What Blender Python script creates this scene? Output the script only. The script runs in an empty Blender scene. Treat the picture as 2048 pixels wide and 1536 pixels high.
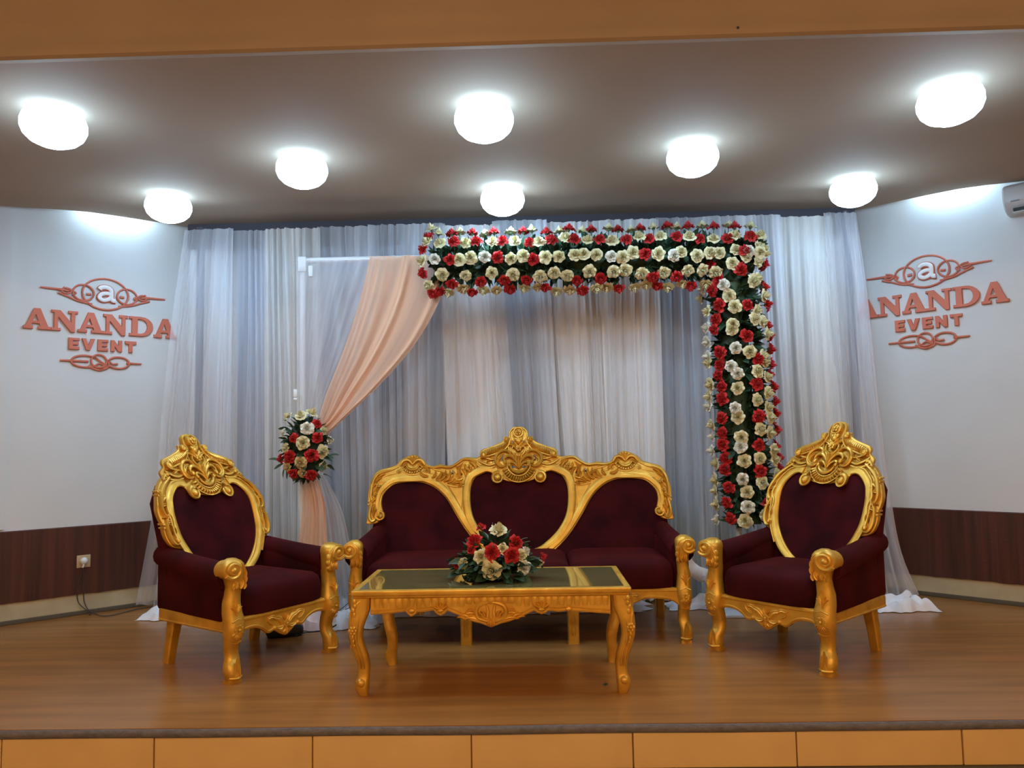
import bpy, math, random
from mathutils import Vector, Matrix, noise
random.seed(7)
PI = math.pi
C = bpy.context.scene.collection
SC = bpy.context.scene

# ------------------------------------------------------------------ camera
FOC, CH = 1500.0, 1.2
PITCH, YAW, ROLL = math.radians(4.45), math.radians(1.3), 0.019
FW = Vector((-math.sin(YAW)*math.cos(PITCH), math.cos(YAW)*math.cos(PITCH), math.sin(PITCH)))
_r0 = Vector((math.cos(YAW), math.sin(YAW), 0)); _u0 = _r0.cross(FW)
RT = _r0*math.cos(ROLL) - _u0*math.sin(ROLL); UP = _r0*math.sin(ROLL) + _u0*math.cos(ROLL)
CAM = Vector((0, 0, CH))
cd = bpy.data.cameras.new('camera'); cam = bpy.data.objects.new('camera', cd); C.objects.link(cam)
cd.sensor_width = 36; cd.lens = FOC*36/2048; cd.clip_start = 0.02
mr = Matrix((RT, UP, -FW)).transposed().to_4x4(); mr.translation = CAM
cam.matrix_world = mr; SC.camera = cam

# ------------------------------------------------------------------ world, exposure, lights
w = bpy.data.worlds.new('world'); SC.world = w; w.use_nodes = True
w.node_tree.nodes['Background'].inputs[0].default_value = (1.0, .78, .55, 1)
w.node_tree.nodes['Background'].inputs[1].default_value = 0.08
SC.view_settings.view_transform = 'Standard'; SC.view_settings.look = 'None'
SC.view_settings.exposure = 0.43; SC.view_settings.gamma = 1.0; SC.view_settings.use_curve_mapping = False
SC.cycles.max_bounces = 8; SC.cycles.transparent_max_bounces = 14; SC.cycles.diffuse_bounces = 4
SC.cycles.glossy_bounces = 3; SC.cycles.transmission_bounces = 5; SC.cycles.sample_clamp_indirect = 6
DOME_POWER = 58.0; DOME_SIDE = 6.5; ADDED_COVE_POWER = 60.0        # emission of the opal stage lights; the last for the added cove strips
HALL_POWER = 52.0        # emission of the warm hall ceiling lights
DOME_COL = (.47, .73, 1.0); HALL_COL = (1.0, .74, .47)

# ------------------------------------------------------------------ materials
MAT = {}
def mat(name, col, rough=.5, metal=0, **kw):
    m = bpy.data.materials.new(name); m.use_nodes = True; nt = m.node_tree
    b = nt.nodes['Principled BSDF']
    b.inputs['Base Color'].default_value = (*col, 1); b.inputs['Roughness'].default_value = rough
    b.inputs['Metallic'].default_value = metal
    for k, v in kw.items():
        if k in b.inputs: b.inputs[k].default_value = v
    MAT[name] = m
    return m, nt, b
def noise_col(nt, b, c1, c2, scale=(8, 8, 8), detail=4, lo=.35, hi=.65, bump=0, bscale=60, coord='Object'):
    tc = nt.nodes.new('ShaderNodeTexCoord'); mp = nt.nodes.new('ShaderNodeMapping')
    nt.links.new(tc.outputs[coord], mp.inputs[0]); mp.inputs['Scale'].default_value = scale
    n = nt.nodes.new('ShaderNodeTexNoise'); n.inputs['Scale'].default_value = 1; n.inputs['Detail'].default_value = detail
    nt.links.new(mp.outputs[0], n.inputs[0])
    cr = nt.nodes.new('ShaderNodeValToRGB')
    cr.color_ramp.elements[0].position = lo; cr.color_ramp.elements[1].position = hi
    cr.color_ramp.elements[0].color = (*c1, 1); cr.color_ramp.elements[1].color = (*c2, 1)
    nt.links.new(n.outputs[0], cr.inputs[0]); nt.links.new(cr.outputs[0], b.inputs['Base Color'])
    if bump:
        n2 = nt.nodes.new('ShaderNodeTexNoise'); n2.inputs['Scale'].default_value = bscale; n2.inputs['Detail'].default_value = 3
        nt.links.new(tc.outputs[coord], n2.inputs[0])
        bp = nt.nodes.new('ShaderNodeBump'); bp.inputs['Strength'].default_value = bump; bp.inputs['Distance'].default_value = .01
        nt.links.new(n2.outputs[0], bp.inputs['Height']); nt.links.new(bp.outputs[0], b.inputs['Normal'])
    return cr
_, nt, b = mat('gold', (.72, .40, .05), .40, .52)
noise_col(nt, b, (.56, .27, .022), (.82, .45, .055), (9, 9, 9), 4, .3, .7, .12, 60)
_, nt, b = mat('velvet', (.05, .004, .008), .85, **{'Sheen Weight': .12, 'Sheen Roughness': .45, 'Sheen Tint': (.6, .04, .03, 1), 'Specular IOR Level': .1})
noise_col(nt, b, (.022, .0014, .0018), (.052, .0032, .0040), (5, 5, 5), 5, .35, .65, .3, 220)
_, nt, b = mat('wall_paint', (.80, .79, .78), .75)
noise_col(nt, b, (.63, .63, .605), (.68, .68, .655), (1.5, 1.5, 1.5), 5, .3, .7, .06, 25)
_, nt, b = mat('ceiling_paint', (.5, .42, .34), .85)
noise_col(nt, b, (.36, .27, .19), (.40, .30, .215), (.8, .8, .8), 4)
_, nt, b = mat('fascia_paint', (.62, .5, .38), .8)
noise_col(nt, b, (.36, .265, .165), (.41, .305, .195), (1, 1, 1), 3)
_, nt, b = mat('laminate', (.35, .17, .06), .27, **{'Specular IOR Level': .45})
cr = noise_col(nt, b, (.27, .105, .024), (.39, .155, .034), (1.0, 12, 1), 8, .3, .72)
_, nt, b = mat('dado_wood', (.06, .02, .012), .42)
noise_col(nt, b, (.040, .012, .008), (.105, .030, .018), (26, 26, .8), 7, .3, .75, .15, 60)
_, nt, b = mat('riser_tile', (.62, .40, .17), .45)
noise_col(nt, b, (.56, .33, .105), (.66, .40, .135), (3, 3, 3), 6, .3, .7, .05, 30)
_, nt, b = mat('skirt_tile', (.50, .42, .26), .5)
noise_col(nt, b, (.43, .36, .22), (.52, .45, .29), (5, 5, 5), 5)
mat('grout', (.10, .065, .03), .9)
_, nt, b = mat('nosing', (.10, .075, .06), .7)
noise_col(nt, b, (.085, .065, .055), (.14, .11, .09), (30, 60, 60), 4, .3, .7, .3, 120)
mat('dark_strip', (.09, .075, .05), .7)
mat('pipe', (.10, .10, .12), .5, .3)
mat('shade_band', (.075, .07, .085), .8)  # dark colour for the band of shade under the ceiling
mat('white_pipe', (.78, .80, .80), .4)
mat('sign_red', (.60, .155, .085), .6)
mat('sign_white', (.85, .83, .80), .6)
_, nt, b = mat('rose_cream', (.80, .74, .50), .75, **{'Subsurface Weight': 0})
noise_col(nt, b, (.68, .60, .30), (.82, .76, .50), (25, 25, 25), 3)
_, nt, b = mat('rose_white', (.84, .82, .72), .75)
noise_col(nt, b, (.74, .70, .54), (.86, .84, .74), (25, 25, 25), 3)
_, nt, b = mat('rose_tan', (.70, .55, .28), .75)
noise_col(nt, b, (.62, .46, .20), (.78, .64, .36), (25, 25, 25), 3)
_, nt, b = mat('rose_red', (.55, .02, .02), .75)
noise_col(nt, b, (.42, .010, .014), (.70, .035, .03), (30, 30, 30), 3)
_, nt, b = mat('leaf_green', (.03, .075, .03), .55)
noise_col(nt, b, (.016, .045, .018), (.045, .10, .045), (12, 12, 12), 3)
_, nt, b = mat('leaf_dark', (.012, .028, .012), .8)
mat('stem_green', (.10, .17, .07), .6)
_, nt, b = mat('glass_top', (.10, .085, .03), .06, **{'Specular IOR Level': .9, 'Coat Weight': .6, 'Coat Roughness': .03})
noise_col(nt, b, (.12, .095, .030), (.20, .165, .06), (2, 14, 2), 5, .3, .7)
mat('black_plastic', (.02, .02, .02), .4)
mat('cord_grey', (.06, .05, .05), .6)
mat('socket_plate', (.50, .36, .20), .5)
mat('white_plastic', (.72, .72, .70), .4)
mat('ac_shell', (.58, .56, .53), .4)
mat('metal_dull', (.35, .35, .36), .45, .8)
mat('hall_paint', (.55, .42, .30), .85)
mat('hall_floor', (.35, .22, .12), .5)
_, nt, b = mat('mural', (.3, .34, .4), .7)      # printed cloth behind the sheers: pale above, blue and green patches low down
tc = nt.nodes.new('ShaderNodeTexCoord'); sp = nt.nodes.new('ShaderNodeSeparateXYZ'); nt.links.new(tc.outputs['Object'], sp.inputs[0])
nz = nt.nodes.new('ShaderNodeTexNoise'); nz.inputs['Scale'].default_value = 1.6; nz.inputs['Detail'].default_value = 5; nt.links.new(tc.outputs['Object'], nz.inputs[0])
ad = nt.nodes.new('ShaderNodeMath'); ad.operation = 'MULTIPLY_ADD'; ad.inputs[1].default_value = .9; nt.links.new(nz.outputs[0], ad.inputs[0]); nt.links.new(sp.outputs['Z'], ad.inputs[2])
cr = nt.nodes.new('ShaderNodeValToRGB'); e = cr.color_ramp.elements
mrn = nt.nodes.new('ShaderNodeMapRange'); mrn.inputs['From Max'].default_value = 3.4; nt.links.new(ad.outputs[0], mrn.inputs[0]); nt.links.new(mrn.outputs[0], cr.inputs[0])
e[0].position = .12; e[0].color = (.09, .17, .08, 1); e[1].position = 1; e[1].color = (.38, .43, .50, 1)
for p_, c_ in ((.26, (.12, .22, .16)), (.36, (.16, .27, .40)), (.52, (.27, .29, .33)), (.72, (.24, .33, .46))):
    q = e.new(p_); q.color = (*c_, 1)
nt.links.new(cr.outputs[0], b.inputs['Base Color'])

def emit_mat(name, col, power):
    m = bpy.data.materials.new(name); m.use_nodes = True; nt = m.node_tree; nt.nodes.clear()
    o = nt.nodes.new('ShaderNodeOutputMaterial'); e = nt.nodes.new('ShaderNodeEmission')
    e.inputs[0].default_value = (*col, 1); e.inputs[1].default_value = power; nt.links.new(e.outputs[0], o.inputs[0]); MAT[name] = m
emit_mat('dome_glow', DOME_COL, DOME_POWER); emit_mat('added_cove_glow', DOME_COL, ADDED_COVE_POWER); emit_mat('hall_glow', HALL_COL, HALL_POWER)

# an opal dome shines most strongly straight down, least out of its sides
nt = MAT['dome_glow'].node_tree; g = nt.nodes.new('ShaderNodeNewGeometry'); sx_ = nt.nodes.new('ShaderNodeSeparateXYZ'); nt.links.new(g.outputs['Normal'], sx_.inputs[0])
mr_ = nt.nodes.new('ShaderNodeMapRange'); mr_.inputs['From Min'].default_value = 0; mr_.inputs['From Max'].default_value = -1
mr_.inputs['To Min'].default_value = DOME_SIDE; mr_.inputs['To Max'].default_value = DOME_POWER
nt.links.new(sx_.outputs['Z'], mr_.inputs[0]); nt.links.new(mr_.outputs[0], nt.nodes['Emission'].inputs[1])
def cloth_mat(name, col, lo, hi, scale, trans=.5):
    """sheer cloth: threads cover lo..hi of the view, more where the cloth is gathered (noise across the width) or seen edge on"""
    m = bpy.data.materials.new(name); m.use_nodes = True; nt = m.node_tree; nt.nodes.clear(); L = nt.links
    N = nt.nodes.new
    o = N('ShaderNodeOutputMaterial'); tr = N('ShaderNodeBsdfTransparent'); df = N('ShaderNodeBsdfDiffuse'); tl = N('ShaderNodeBsdfTranslucent')
    df.inputs[0].default_value = (*col, 1); tl.inputs[0].default_value = (*col, 1)
    mx = N('ShaderNodeMixShader'); mx.inputs[0].default_value = trans; L.new(df.outputs[0], mx.inputs[1]); L.new(tl.outputs[0], mx.inputs[2])
    at = N('ShaderNodeUVMap'); mp = N('ShaderNodeMapping'); mp.inputs['Scale'].default_value = (scale, .18, 1)
    nz = N('ShaderNodeTexNoise'); nz.inputs['Scale'].default_value = 1; nz.inputs['Detail'].default_value = 2.5; nz.inputs['Roughness'].default_value = .6
    L.new(at.outputs[0], mp.inputs[0]); L.new(mp.outputs[0], nz.inputs[0])
    r = N('ShaderNodeMapRange'); r.inputs['From Min'].default_value = .36; r.inputs['From Max'].default_value = .62
    r.inputs['To Min'].default_value = lo; r.inputs['To Max'].default_value = hi; L.new(nz.outputs[0], r.inputs[0])
    lw = N('ShaderNodeLayerWeight'); lw.inputs[0].default_value = .35
    ma = N('ShaderNodeMath'); ma.operation = 'MULTIPLY_ADD'; ma.use_clamp = True; ma.inputs[1].default_value = .45
    L.new(lw.outputs['Facing'], ma.inputs[0]); L.new(r.outputs[0], ma.inputs[2])
    m2 = N('ShaderNodeMixShader'); L.new(ma.outputs[0], m2.inputs[0]); L.new(tr.outputs[0], m2.inputs[1]); L.new(mx.outputs[0], m2.inputs[2])
    L.new(m2.outputs[0], o.inputs[0]); MAT[name] = m
cloth_mat('sheer_dense', (.90, .89, .88), .72, 1.0, .9, .15)
cloth_mat('sheer_white', (.86, .86, .88), .38, .80, .9, .2)
cloth_mat('sheer_grey', (.80, .82, .86), .26, .78, .8, .2)
cloth_mat('sheer_cream', (.88, .865, .82), .50, .92, .9, .2)
cloth_mat('sheer_veil', (.86, .84, .88), .34, .62, 2.2)
cloth_mat('peach_chiffon', (.98, .63, .42), .58, .95, 1.6, .3)
cloth_mat('sheer_open', (.84, .84, .88), .22, .55, .9, .2)
mat('cloth_heap', (.80, .78, .78), .9)
mat('peach_heap', (.88, .62, .52), .9)

# ------------------------------------------------------------------ helpers
def ray(px, py): return FW + RT*((px-1024)/FOC) - UP*((py-768)/FOC)
def onz(px, py, z=0): d = ray(px, py); return CAM + d*((z-CH)/d.z)
def ony(px, py, y): d = ray(px, py); return CAM + d*(y/d.y)

def lerp_tab(tab, z):
    for a, b in zip(tab, tab[1:]):
        if z <= b[0]:
            t = (z-a[0])/(b[0]-a[0]) if b[0] > a[0] else 0
            t = min(max(t, 0), 1)
            return [p+(q-p)*t for p, q in zip(a[1:], b[1:])]
    return list(tab[-1][1:])
def cr_(pts, n=6, closed=False):
    """Catmull-Rom resample"""
    P = [Vector(p) for p in pts]; m = len(P); out = []
    for i in range(m if closed else m-1):
        if closed: a, b, c, d = P[(i-1) % m], P[i], P[(i+1) % m], P[(i+2) % m]
        else: a, b, c, d = P[max(i-1, 0)], P[i], P[i+1], P[min(i+2, m-1)]
        for k in range(n):
            t = k/n; t2 = t*t; t3 = t2*t
            out.append(.5*((2*b)+(c-a)*t+(2*a-5*b+4*c-d)*t2+(3*b-a-3*c+d)*t3))
    if not closed: out.append(P[-1])
    return out
def mir(pts): return [(-x, z) for x, z in pts]
def spiral(cx, cz, r0, r1, a0, turns, n=22):
    return [(cx+(r0+(r1-r0)*i/n)*math.cos(a0+turns*2*PI*i/n), cz+(r0+(r1-r0)*i/n)*math.sin(a0+turns*2*PI*i/n)) for i in range(n+1)]

class M:
    def __init__(s): s.v = []; s.f = []; s.uv = {}
    def add(s, v, f):
        o = len(s.v); s.v += [tuple(p) for p in v]; s.f += [tuple(i+o for i in q) for q in f]
    def box(s, x0, x1, y0, y1, z0, z1, c=0):
        if c <= 0:
            v = [(x, y, z) for z in (z0, z1) for y in (y0, y1) for x in (x0, x1)]
            s.add(v, [(0, 2, 3, 1), (4, 5, 7, 6), (0, 1, 5, 4), (2, 6, 7, 3), (0, 4, 6, 2), (1, 3, 7, 5)]); return s
        prof = [(z0, c), (z0+c*.3, c*.3), (z0+c, 0), (z1-c, 0), (z1-c*.3, c*.3), (z1, c)]
        secs = []
        for z, i in prof:
            q = []
            for (cx, cy, a) in ((x1-c, y1-c, 0), (x0+c, y1-c, 90), (x0+c, y0+c, 180), (x1-c, y0+c, 270)):
                for k in range(4):
                    t = math.radians(a+k*30); q.append((cx+(c-i)*math.cos(t), cy+(c-i)*math.sin(t), z))
            secs.append(q)
        return s.loft(secs)
    def loft(s, secs, cap=True, closed=True):
        n = len(secs[0]); v = [p for q in secs for p in q]; f = []
        for i in range(len(secs)-1):
            for k in range(n if closed else n-1):
                a, b = i*n+k, i*n+(k+1) % n
                f.append((a, b, b+n, a+n))
        if cap: f.append(tuple(range(n-1, -1, -1))); f.append(tuple((len(secs)-1)*n+k for k in range(n)))
        s.add(v, f); return s
    def post(s, tab, n=14, e=.6, steps=None):
        """tab rows: z, cx, hw, cy, hd -> rounded square sections"""
        zs = [r[0] for r in tab]
        if steps: zs = [zs[0]+(zs[-1]-zs[0])*i/steps for i in range(steps+1)]
        secs = []
        for z in zs:
            cx, hw, cy, hd = lerp_tab(tab, z); q = []
            for k in range(n):
                t = 2*PI*(k+.5)/n; a, b = math.cos(t), math.sin(t)
                q.append((cx+hw*math.copysign(abs(a)**e, a), cy+hd*math.copysign(abs(b)**e, b), z))
            secs.append(q)
        return s.loft(secs)
    def tube(s, pts, r, n=8, k=1.0, up=(0, 1, 0), y=0, smooth=0, taper=None):
        P = [Vector((p[0], y, p[1])) if len(p) == 2 else Vector(p) for p in pts]
        if smooth: P = cr_(P, smooth)
        m = len(P); U = Vector(up); secs = []
        rs = r if isinstance(r, (list, tuple)) else [r]
        for i, p in enumerate(P):
            T = (P[min(i+1, m-1)]-P[max(i-1, 0)])
            if T.length < 1e-9: T = Vector((1, 0, 0))
            T.normalize(); Nn = T.cross(U)
            if Nn.length < 1e-4: Nn = T.cross(Vector((1, .1, 0)))
            Nn.normalize(); B = Nn.cross(T) if abs(T.dot(U)) > .3 else U
            t = i/(m-1)*(len(rs)-1); j = min(int(t), len(rs)-2) if len(rs) > 1 else 0
            rr = rs[0] if len(rs) == 1 else rs[j]+(rs[j+1]-rs[j])*(t-j)
            secs.append([p+Nn*(rr*math.cos(2*PI*a/n))+B*(rr*k*math.sin(2*PI*a/n)) for a in range(n)])
        return s.loft(secs)
    def ball(s, c, r, n=10, m=6, sc=(1, 1, 1)):
        v = []; f = []
        for i in range(m+1):
            th = PI*i/m
            for k in range(n):
                ph = 2*PI*k/n
                v.append((c[0]+r*sc[0]*math.sin(th)*math.cos(ph), c[1]+r*sc[1]*math.sin(th)*math.sin(ph), c[2]+r*sc[2]*math.cos(th)))
        for i in range(m):
            for k in range(n): f.append((i*n+k, (i+1)*n+k, (i+1)*n+(k+1) % n, i*n+(k+1) % n))
        s.add(v, f); return s
    def leaf(s, x0, z0, x1, z1, wd, bend=0, y=0, h=.012, curl=0, n=6):
        """carved acanthus lobe lying in the x-z plane, ridge raised towards -y"""
        a = Vector((x0, z0)); b = Vector((x1, z1)); d = b-a; nn = Vector((-d.y, d.x)); v = []; f = []
        for i in range(n+1):
            t = i/n; c = a+d*t+nn*(bend*4*t*(1-t))
            tg = (d+nn*(bend*4*(1-2*t))).normalized(); q = Vector((-tg.y, tg.x))
            ww = wd*.5*(math.sin(PI*min(1, (t*.86+.14)))**.7+.06); yy = y-curl*t*t
            for u, hh in ((-1, .15), (-.5, .75), (0, .45), (.5, .75), (1, .15)):
                v.append((c.x+q.x*ww*u, yy-h*hh*(.4+.6*math.sin(PI*(t*.8+.15))), c.y+q.y*ww*u))
        for u in (-1, 1): pass
        for i in range(n):
            for k in range(4): f.append((i*5+k, i*5+k+1, i*5+k+6, i*5+k+5))
        o = len(v)
        for i in range(n+1):
            for k in (0, 4):
                p = v[i*5+k]; v.append((p[0], y+.004, p[2]))
        for i in range(n):
            f.append((i*5, i*5+5, o+2*i+2, o+2*i)); f.append((i*5+4, o+2*i+1, o+2*i+3, i*5+9))
        s.add(v, f); return s
    def plate(s, outline, holes=(), t=.03, bevel=.004, y=0, raw=False):
        cu = bpy.data.curves.new('t', 'CURVE'); cu.dimensions = '2D'; cu.fill_mode = 'BOTH'; cu.extrude = max(t/2-bevel, .0005)
        cu.bevel_depth = bevel; cu.bevel_resolution = 1 if bevel < .012 else 3
        for pl in [outline]+list(holes):
            sp = cu.splines.new('POLY'); sp.points.add(len(pl)-1); sp.use_cyclic_u = True
            for i, p in enumerate(pl): sp.points[i].co = (p[0], p[1], 0, 1)
        ob = bpy.data.objects.new('t', cu); C.objects.link(ob)
        me = ob.to_mesh()
        s.add([(v.co.x, y-v.co.z, v.co.y) for v in me.vertices], [tuple(p.vertices) for p in me.polygons])
        ob.to_mesh_clear(); bpy.data.objects.remove(ob); bpy.data.curves.remove(cu); return s
    def warp(s, fn, start=0):
        s.v = s.v[:start]+[tuple(fn(*p)) for p in s.v[start:]]; return s
    def build(s, name, m, parent=None, smooth=True, mesh_only=False):
        me = bpy.data.meshes.new(name); me.from_pydata(s.v, [], s.f); me.materials.append(MAT[m] if isinstance(m, str) else m)
        if smooth:
            me.shade_smooth()
            try: me.set_sharp_from_angle(angle=math.radians(38))
            except Exception: pass
        if mesh_only: return me
        return link(name, me, parent)
def link(name, me, parent=None):
    o = bpy.data.objects.new(name, me); C.objects.link(o); o.parent = parent; return o
def tag(o, label=None, cat=None, group=None, kind=None):
    for k, v in (('label', label), ('category', cat), ('group', group), ('kind', kind)):
        if v: o[k] = v
    return o
def empty(name, loc=(0, 0, 0), rz=0, **kw):
    o = bpy.data.objects.new(name, None); o.empty_display_size = .1; C.objects.link(o); o.location = loc; o.rotation_euler = (0, 0, rz)
    return tag(o, **kw)
def struct(name, m, mt, **kw): return tag(m.build(name, mt, None, kw.pop('smooth', False)), kind='structure')

# ------------------------------------------------------------------ setting
LA, LD = Vector((-3.695, 5.219, 0)), Vector((.7495, .6620, 0)).normalized(); LN = Vector((LD.y, -LD.x, 0))
RA, RD = Vector((2.883, 5.846, 0)), Vector((.7395, -.6730, 0)).normalized(); RN = Vector((RD.y, -RD.x, 0))
def wallpt(side, s_, z, out=0):
    A, D, Nn = (LA, LD, LN) if side == 'left' else (RA, RD, RN)
    p = A+D*s_+Nn*out; return (p.x, p.y, z)
def wallbox(m, side, s0, s1, z0, z1, o0, o1, c=0):
    k = len(m.v); m.box(s0, s1, -o1, -o0, z0, z1, c)
    m.warp(lambda x, y, z: wallpt(side, x, z, -y), k); return m
SR = {'left': (-1.3, 1.35), 'right': (-.45, 1.9)}
struct('floor', M().box(-4.6, 4.6, 3.30, 6.2, -.19, 0), 'laminate')
for side in ('left', 'right'):
    a, b = SR[side]
    struct('wall_'+side, wallbox(M(), side, a, b, -.19, 3.2, -.12, 0), 'wall_paint')
    bo = struct('baseboard_'+side, wallbox(M(), side, a, b, .03, .175, 0, .008), 'skirt_tile')
    # dado board: its lower edge was cut by hand and wavers
    m = M(); n = 46; v = []; f = []
    for i in range(n+1):
        s_ = a+(b-a)*i/n; zb = .150+.007*noise.noise(Vector((s_*9, 3, 0)))
        v += [wallpt(side, s_, zb, .012), wallpt(side, s_, zb, .022), wallpt(side, s_, .64, .022), wallpt(side, s_, .645, .012), wallpt(side, s_, .645, 0), wallpt(side, s_, zb, 0)]
        if i: f += [(6*i-6+k, 6*i-6+(k+1) % 6, 6*i+(k+1) % 6, 6*i+k) for k in range(6)]
    m.add(v, f); struct('wainscot_'+side, m, 'dado_wood')
    struct('trim_1' if side == 'left' else 'trim_2', wallbox(M(), side, a, b, 0, .03, 0, .02, .004), 'dark_strip')
struct('trim_3', wallbox(M(), 'left', -1.3, -.001, .66, 3.1, 0, .018), 'wall_paint')
struct('shade_strip', M().box(-2.72, 2.60, 5.86, 5.90, 2.80, 3.0), 'shade_band')  # added dark strip, stands in for the shade above the curtain tops
struct('wall_back', M().box(-3.2, 3.2, 6.03, 6.15, -.19, 3.2), 'wall_paint')
# stage ceiling: a dropped slab with a shallow slope behind its flat front part; it stops a hand's width short of the slanting walls
prof = [(3.12, 2.905), (4.0, 2.915), (4.9, 2.93), (5.08, 2.935), (5.22, 2.95), (5.34, 2.975), (5.46, 2.99), (5.7, 2.995), (6.04, 3.0)]
def xlim(y): return max(-4.6, -3.695+(y-5.219)*(.7495/.662)+.15), min(4.6, 2.883+(5.846-y)*(.7395/.673)-.15)
ys = sorted(set([3.12, 4.0, 4.3, 4.35, 4.42, 4.45, 4.5]+[4.6+.12*i for i in range(13)]))
secs = []
for y in ys:
    z = lerp_tab(prof, y)[0]; a, b = xlim(y); secs.append([(a, y, z), (b, y, z), (b, y, z+.09), (a, y, z+.09)])
struct('ceiling', M().loft(secs), 'ceiling_paint', smooth=True)
struct('ceiling_upper', M().box(-4.6, 4.6, 3.12, 6.2, 3.2, 3.3), 'ceiling_paint')
# bulkhead facing the hall, with a small rounded lip
pr = [(3.12, 2.90), (3.085, 2.895), (3.07, 2.905), (3.068, 2.925), (3.074, 2.95), (3.085, 2.985), (3.082, 3.02), (3.07, 3.06), (3.03, 3.12), (3.02, 3.3), (3.02, 3.9), (3.12, 3.9)]
m = M(); v = []; n = len(pr)
for y, z in pr: v += [(-4.6, y, z), (4.6, y, z)]
m.add(v, [(2*i, 2*i+1, 2*((i+1) % n)+1, 2*((i+1) % n)) for i in range(n)]); struct('bulkhead', m, 'fascia_paint', smooth=True)
# hall behind the camera
struct('hall_floor', M().box(-6, 6, -7, 3.29, -.25, -.20), 'hall_floor')
struct('hall_ceiling', M().box(-6, 6, -7, 3.1, 3.9, 4.0), 'hall_paint')
struct('wall_rear', M().box(-6, 6, -7.1, -7, -.25, 3.95), 'hall_paint')
for nm, x in (('wall_hall_left', -6), ('wall_hall_right', 6.1)): struct(nm, M().box(x-.1, x, -7, 3.1, -.25, 3.95), 'hall_paint')
for nm, a, b in (('wall_wing_left', -6, -4.55), ('wall_wing_right', 4.55, 6)): struct(nm, M().box(a, b, 3.0, 3.15, -.25, 3.95), 'hall_paint')

# stage edge: riser tiles and nosing
rz = empty('stage_riser', (0, 3.30, 0), kind='structure')
M().box(-4.6, 4.6, 3.302-3.30, .03, -.185, -.012).build('backing', 'grout', rz, False)
jx = [-4.34, -3.66, -2.98, -2.303, -1.639, -.955, -.276, .4075, 1.0925, 1.781, 2.46, 3.14, 3.82]
for i in range(len(jx)-1):
    o = M().box(.003, jx[i+1]-jx[i]-.003, -.012-.002*(i % 2), .004, -.178, -.03, .002).build('tile', 'riser_tile', rz, False); o.location = (jx[i], 0, 0)
m = M().tube([(x*.2, 0, -.017+.003*noise.noise(Vector((x*.35, 0, 0)))) for x in range(-22, 23)], .0175, 10, 1.0, up=(0, 0, 1))
m.warp(lambda x, y, z: (x, y*.9-.012, z)); m.build('nosing', 'nosing', rz)
struct('trim_4', M().box(-4.6, 4.6, 3.27, 3.30, -.20, -.180), 'dark_strip')

# ------------------------------------------------------------------ lights (their glow comes from these builders)
lights = [(108, 250, 'opal dome ceiling light nearest the front at the far left of the stage'), (337, 412, 'opal dome ceiling light over the left lettering wall beside the curtain'),
          (604, 338, 'opal dome ceiling light above the white frame left of the middle'), (968, 238, 'large glaring opal dome ceiling light at the front in the middle'),
          (1005, 398, 'opal dome ceiling light just above the flower garland'), (1385, 314, 'opal dome ceiling light right of the middle over the right half of the garland'),
          (1900, 203, 'opal dome ceiling light nearest the air conditioner at the far right'), (1706, 380, 'opal dome ceiling light at the back right corner above the curtain end')]
def ceil_z(y):
    return lerp_tab(prof, y)[0]
def light_at(px, py):
    P = onz(px, py, 2.86)
    for _ in range(6): P = onz(px, py, ceil_z(P.y)-.075)
    return P.x, P.y
prof_l = [(0, .090), (-.012, .118), (-.035, .140), (-.065, .150), (-.095, .150), (-.13, .136), (-.158, .108), (-.178, .066), (-.186, .001)]
dm = M().loft([[(r*math.cos(2*PI*k/28), r*math.sin(2*PI*k/28), z) for k in range(28)] for z, r in prof_l]).build('diffuser', 'dome_glow', None, True, True)
rm = M().loft([[(r*math.cos(2*PI*k/28), r*math.sin(2*PI*k/28), z) for k in range(28)] for z, r in ((.03, .11), (.0, .11), (-.008, .10), (-.008, .08))]).build('rim', 'white_plastic', None, True, True)
for px_, py_, lb in lights:
    x, y = light_at(px_, py_)
    t = empty('ceiling_light', (x, y, ceil_z(y)), label=lb, cat='ceiling light', group='round opal ceiling lights over the stage')
    link('rim', rm, t); link('diffuser', dm, t)
for side, s0 in (('left', .45), ('right', .22)):  # unseen strips added to make the bright patch at the top of each wall
    t = empty('added_cove_light', wallpt(side, s0+.2, 3.10, .055), label='added unseen cool strip light in the gap between ceiling slab and %s wall' % side, cat='strip light', group='added strip lights above the slanting walls')
    p0 = Vector(t.location)
    for nm_, mt_, z0, z1, o0, o1 in (('tube', 'added_cove_glow', -.015, .010, -.02, .02), ('housing', 'white_plastic', .010, .035, -.03, .03)):
        m = M().box(s0, s0+.42, -.055-o1, -.055-o0, 3.10+z0, 3.10+z1, .004); m.warp(lambda x, y, z: tuple(Vector(wallpt(side, x, z, -y))-p0)); m.build(nm_, mt_, t)
pm = M().box(-.3, .3, -.3, .3, -.03, 0).build('glowing_panel', 'hall_glow', None, False, True)
fm = M().box(-.34, .34, -.34, .34, -.02, .01).build('frame', 'white_plastic', None, False, True)
for x, y in ((-3, -1.2), (0, -1.2), (3, -1.2), (-3, -4.4), (0, -4.4), (3, -4.4)):
    t = empty('hall_light', (x, y, 3.89), label='square warm ceiling panel of the hall behind the viewer, %s row, %s' % ('nearer' if y > -2 else 'farther', {-3: 'left', 0: 'middle', 3: 'right'}[x]), cat='ceiling light', group='square warm lights of the hall ceiling')
    link('frame', fm, t); link('glowing_panel', pm, t)

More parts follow.
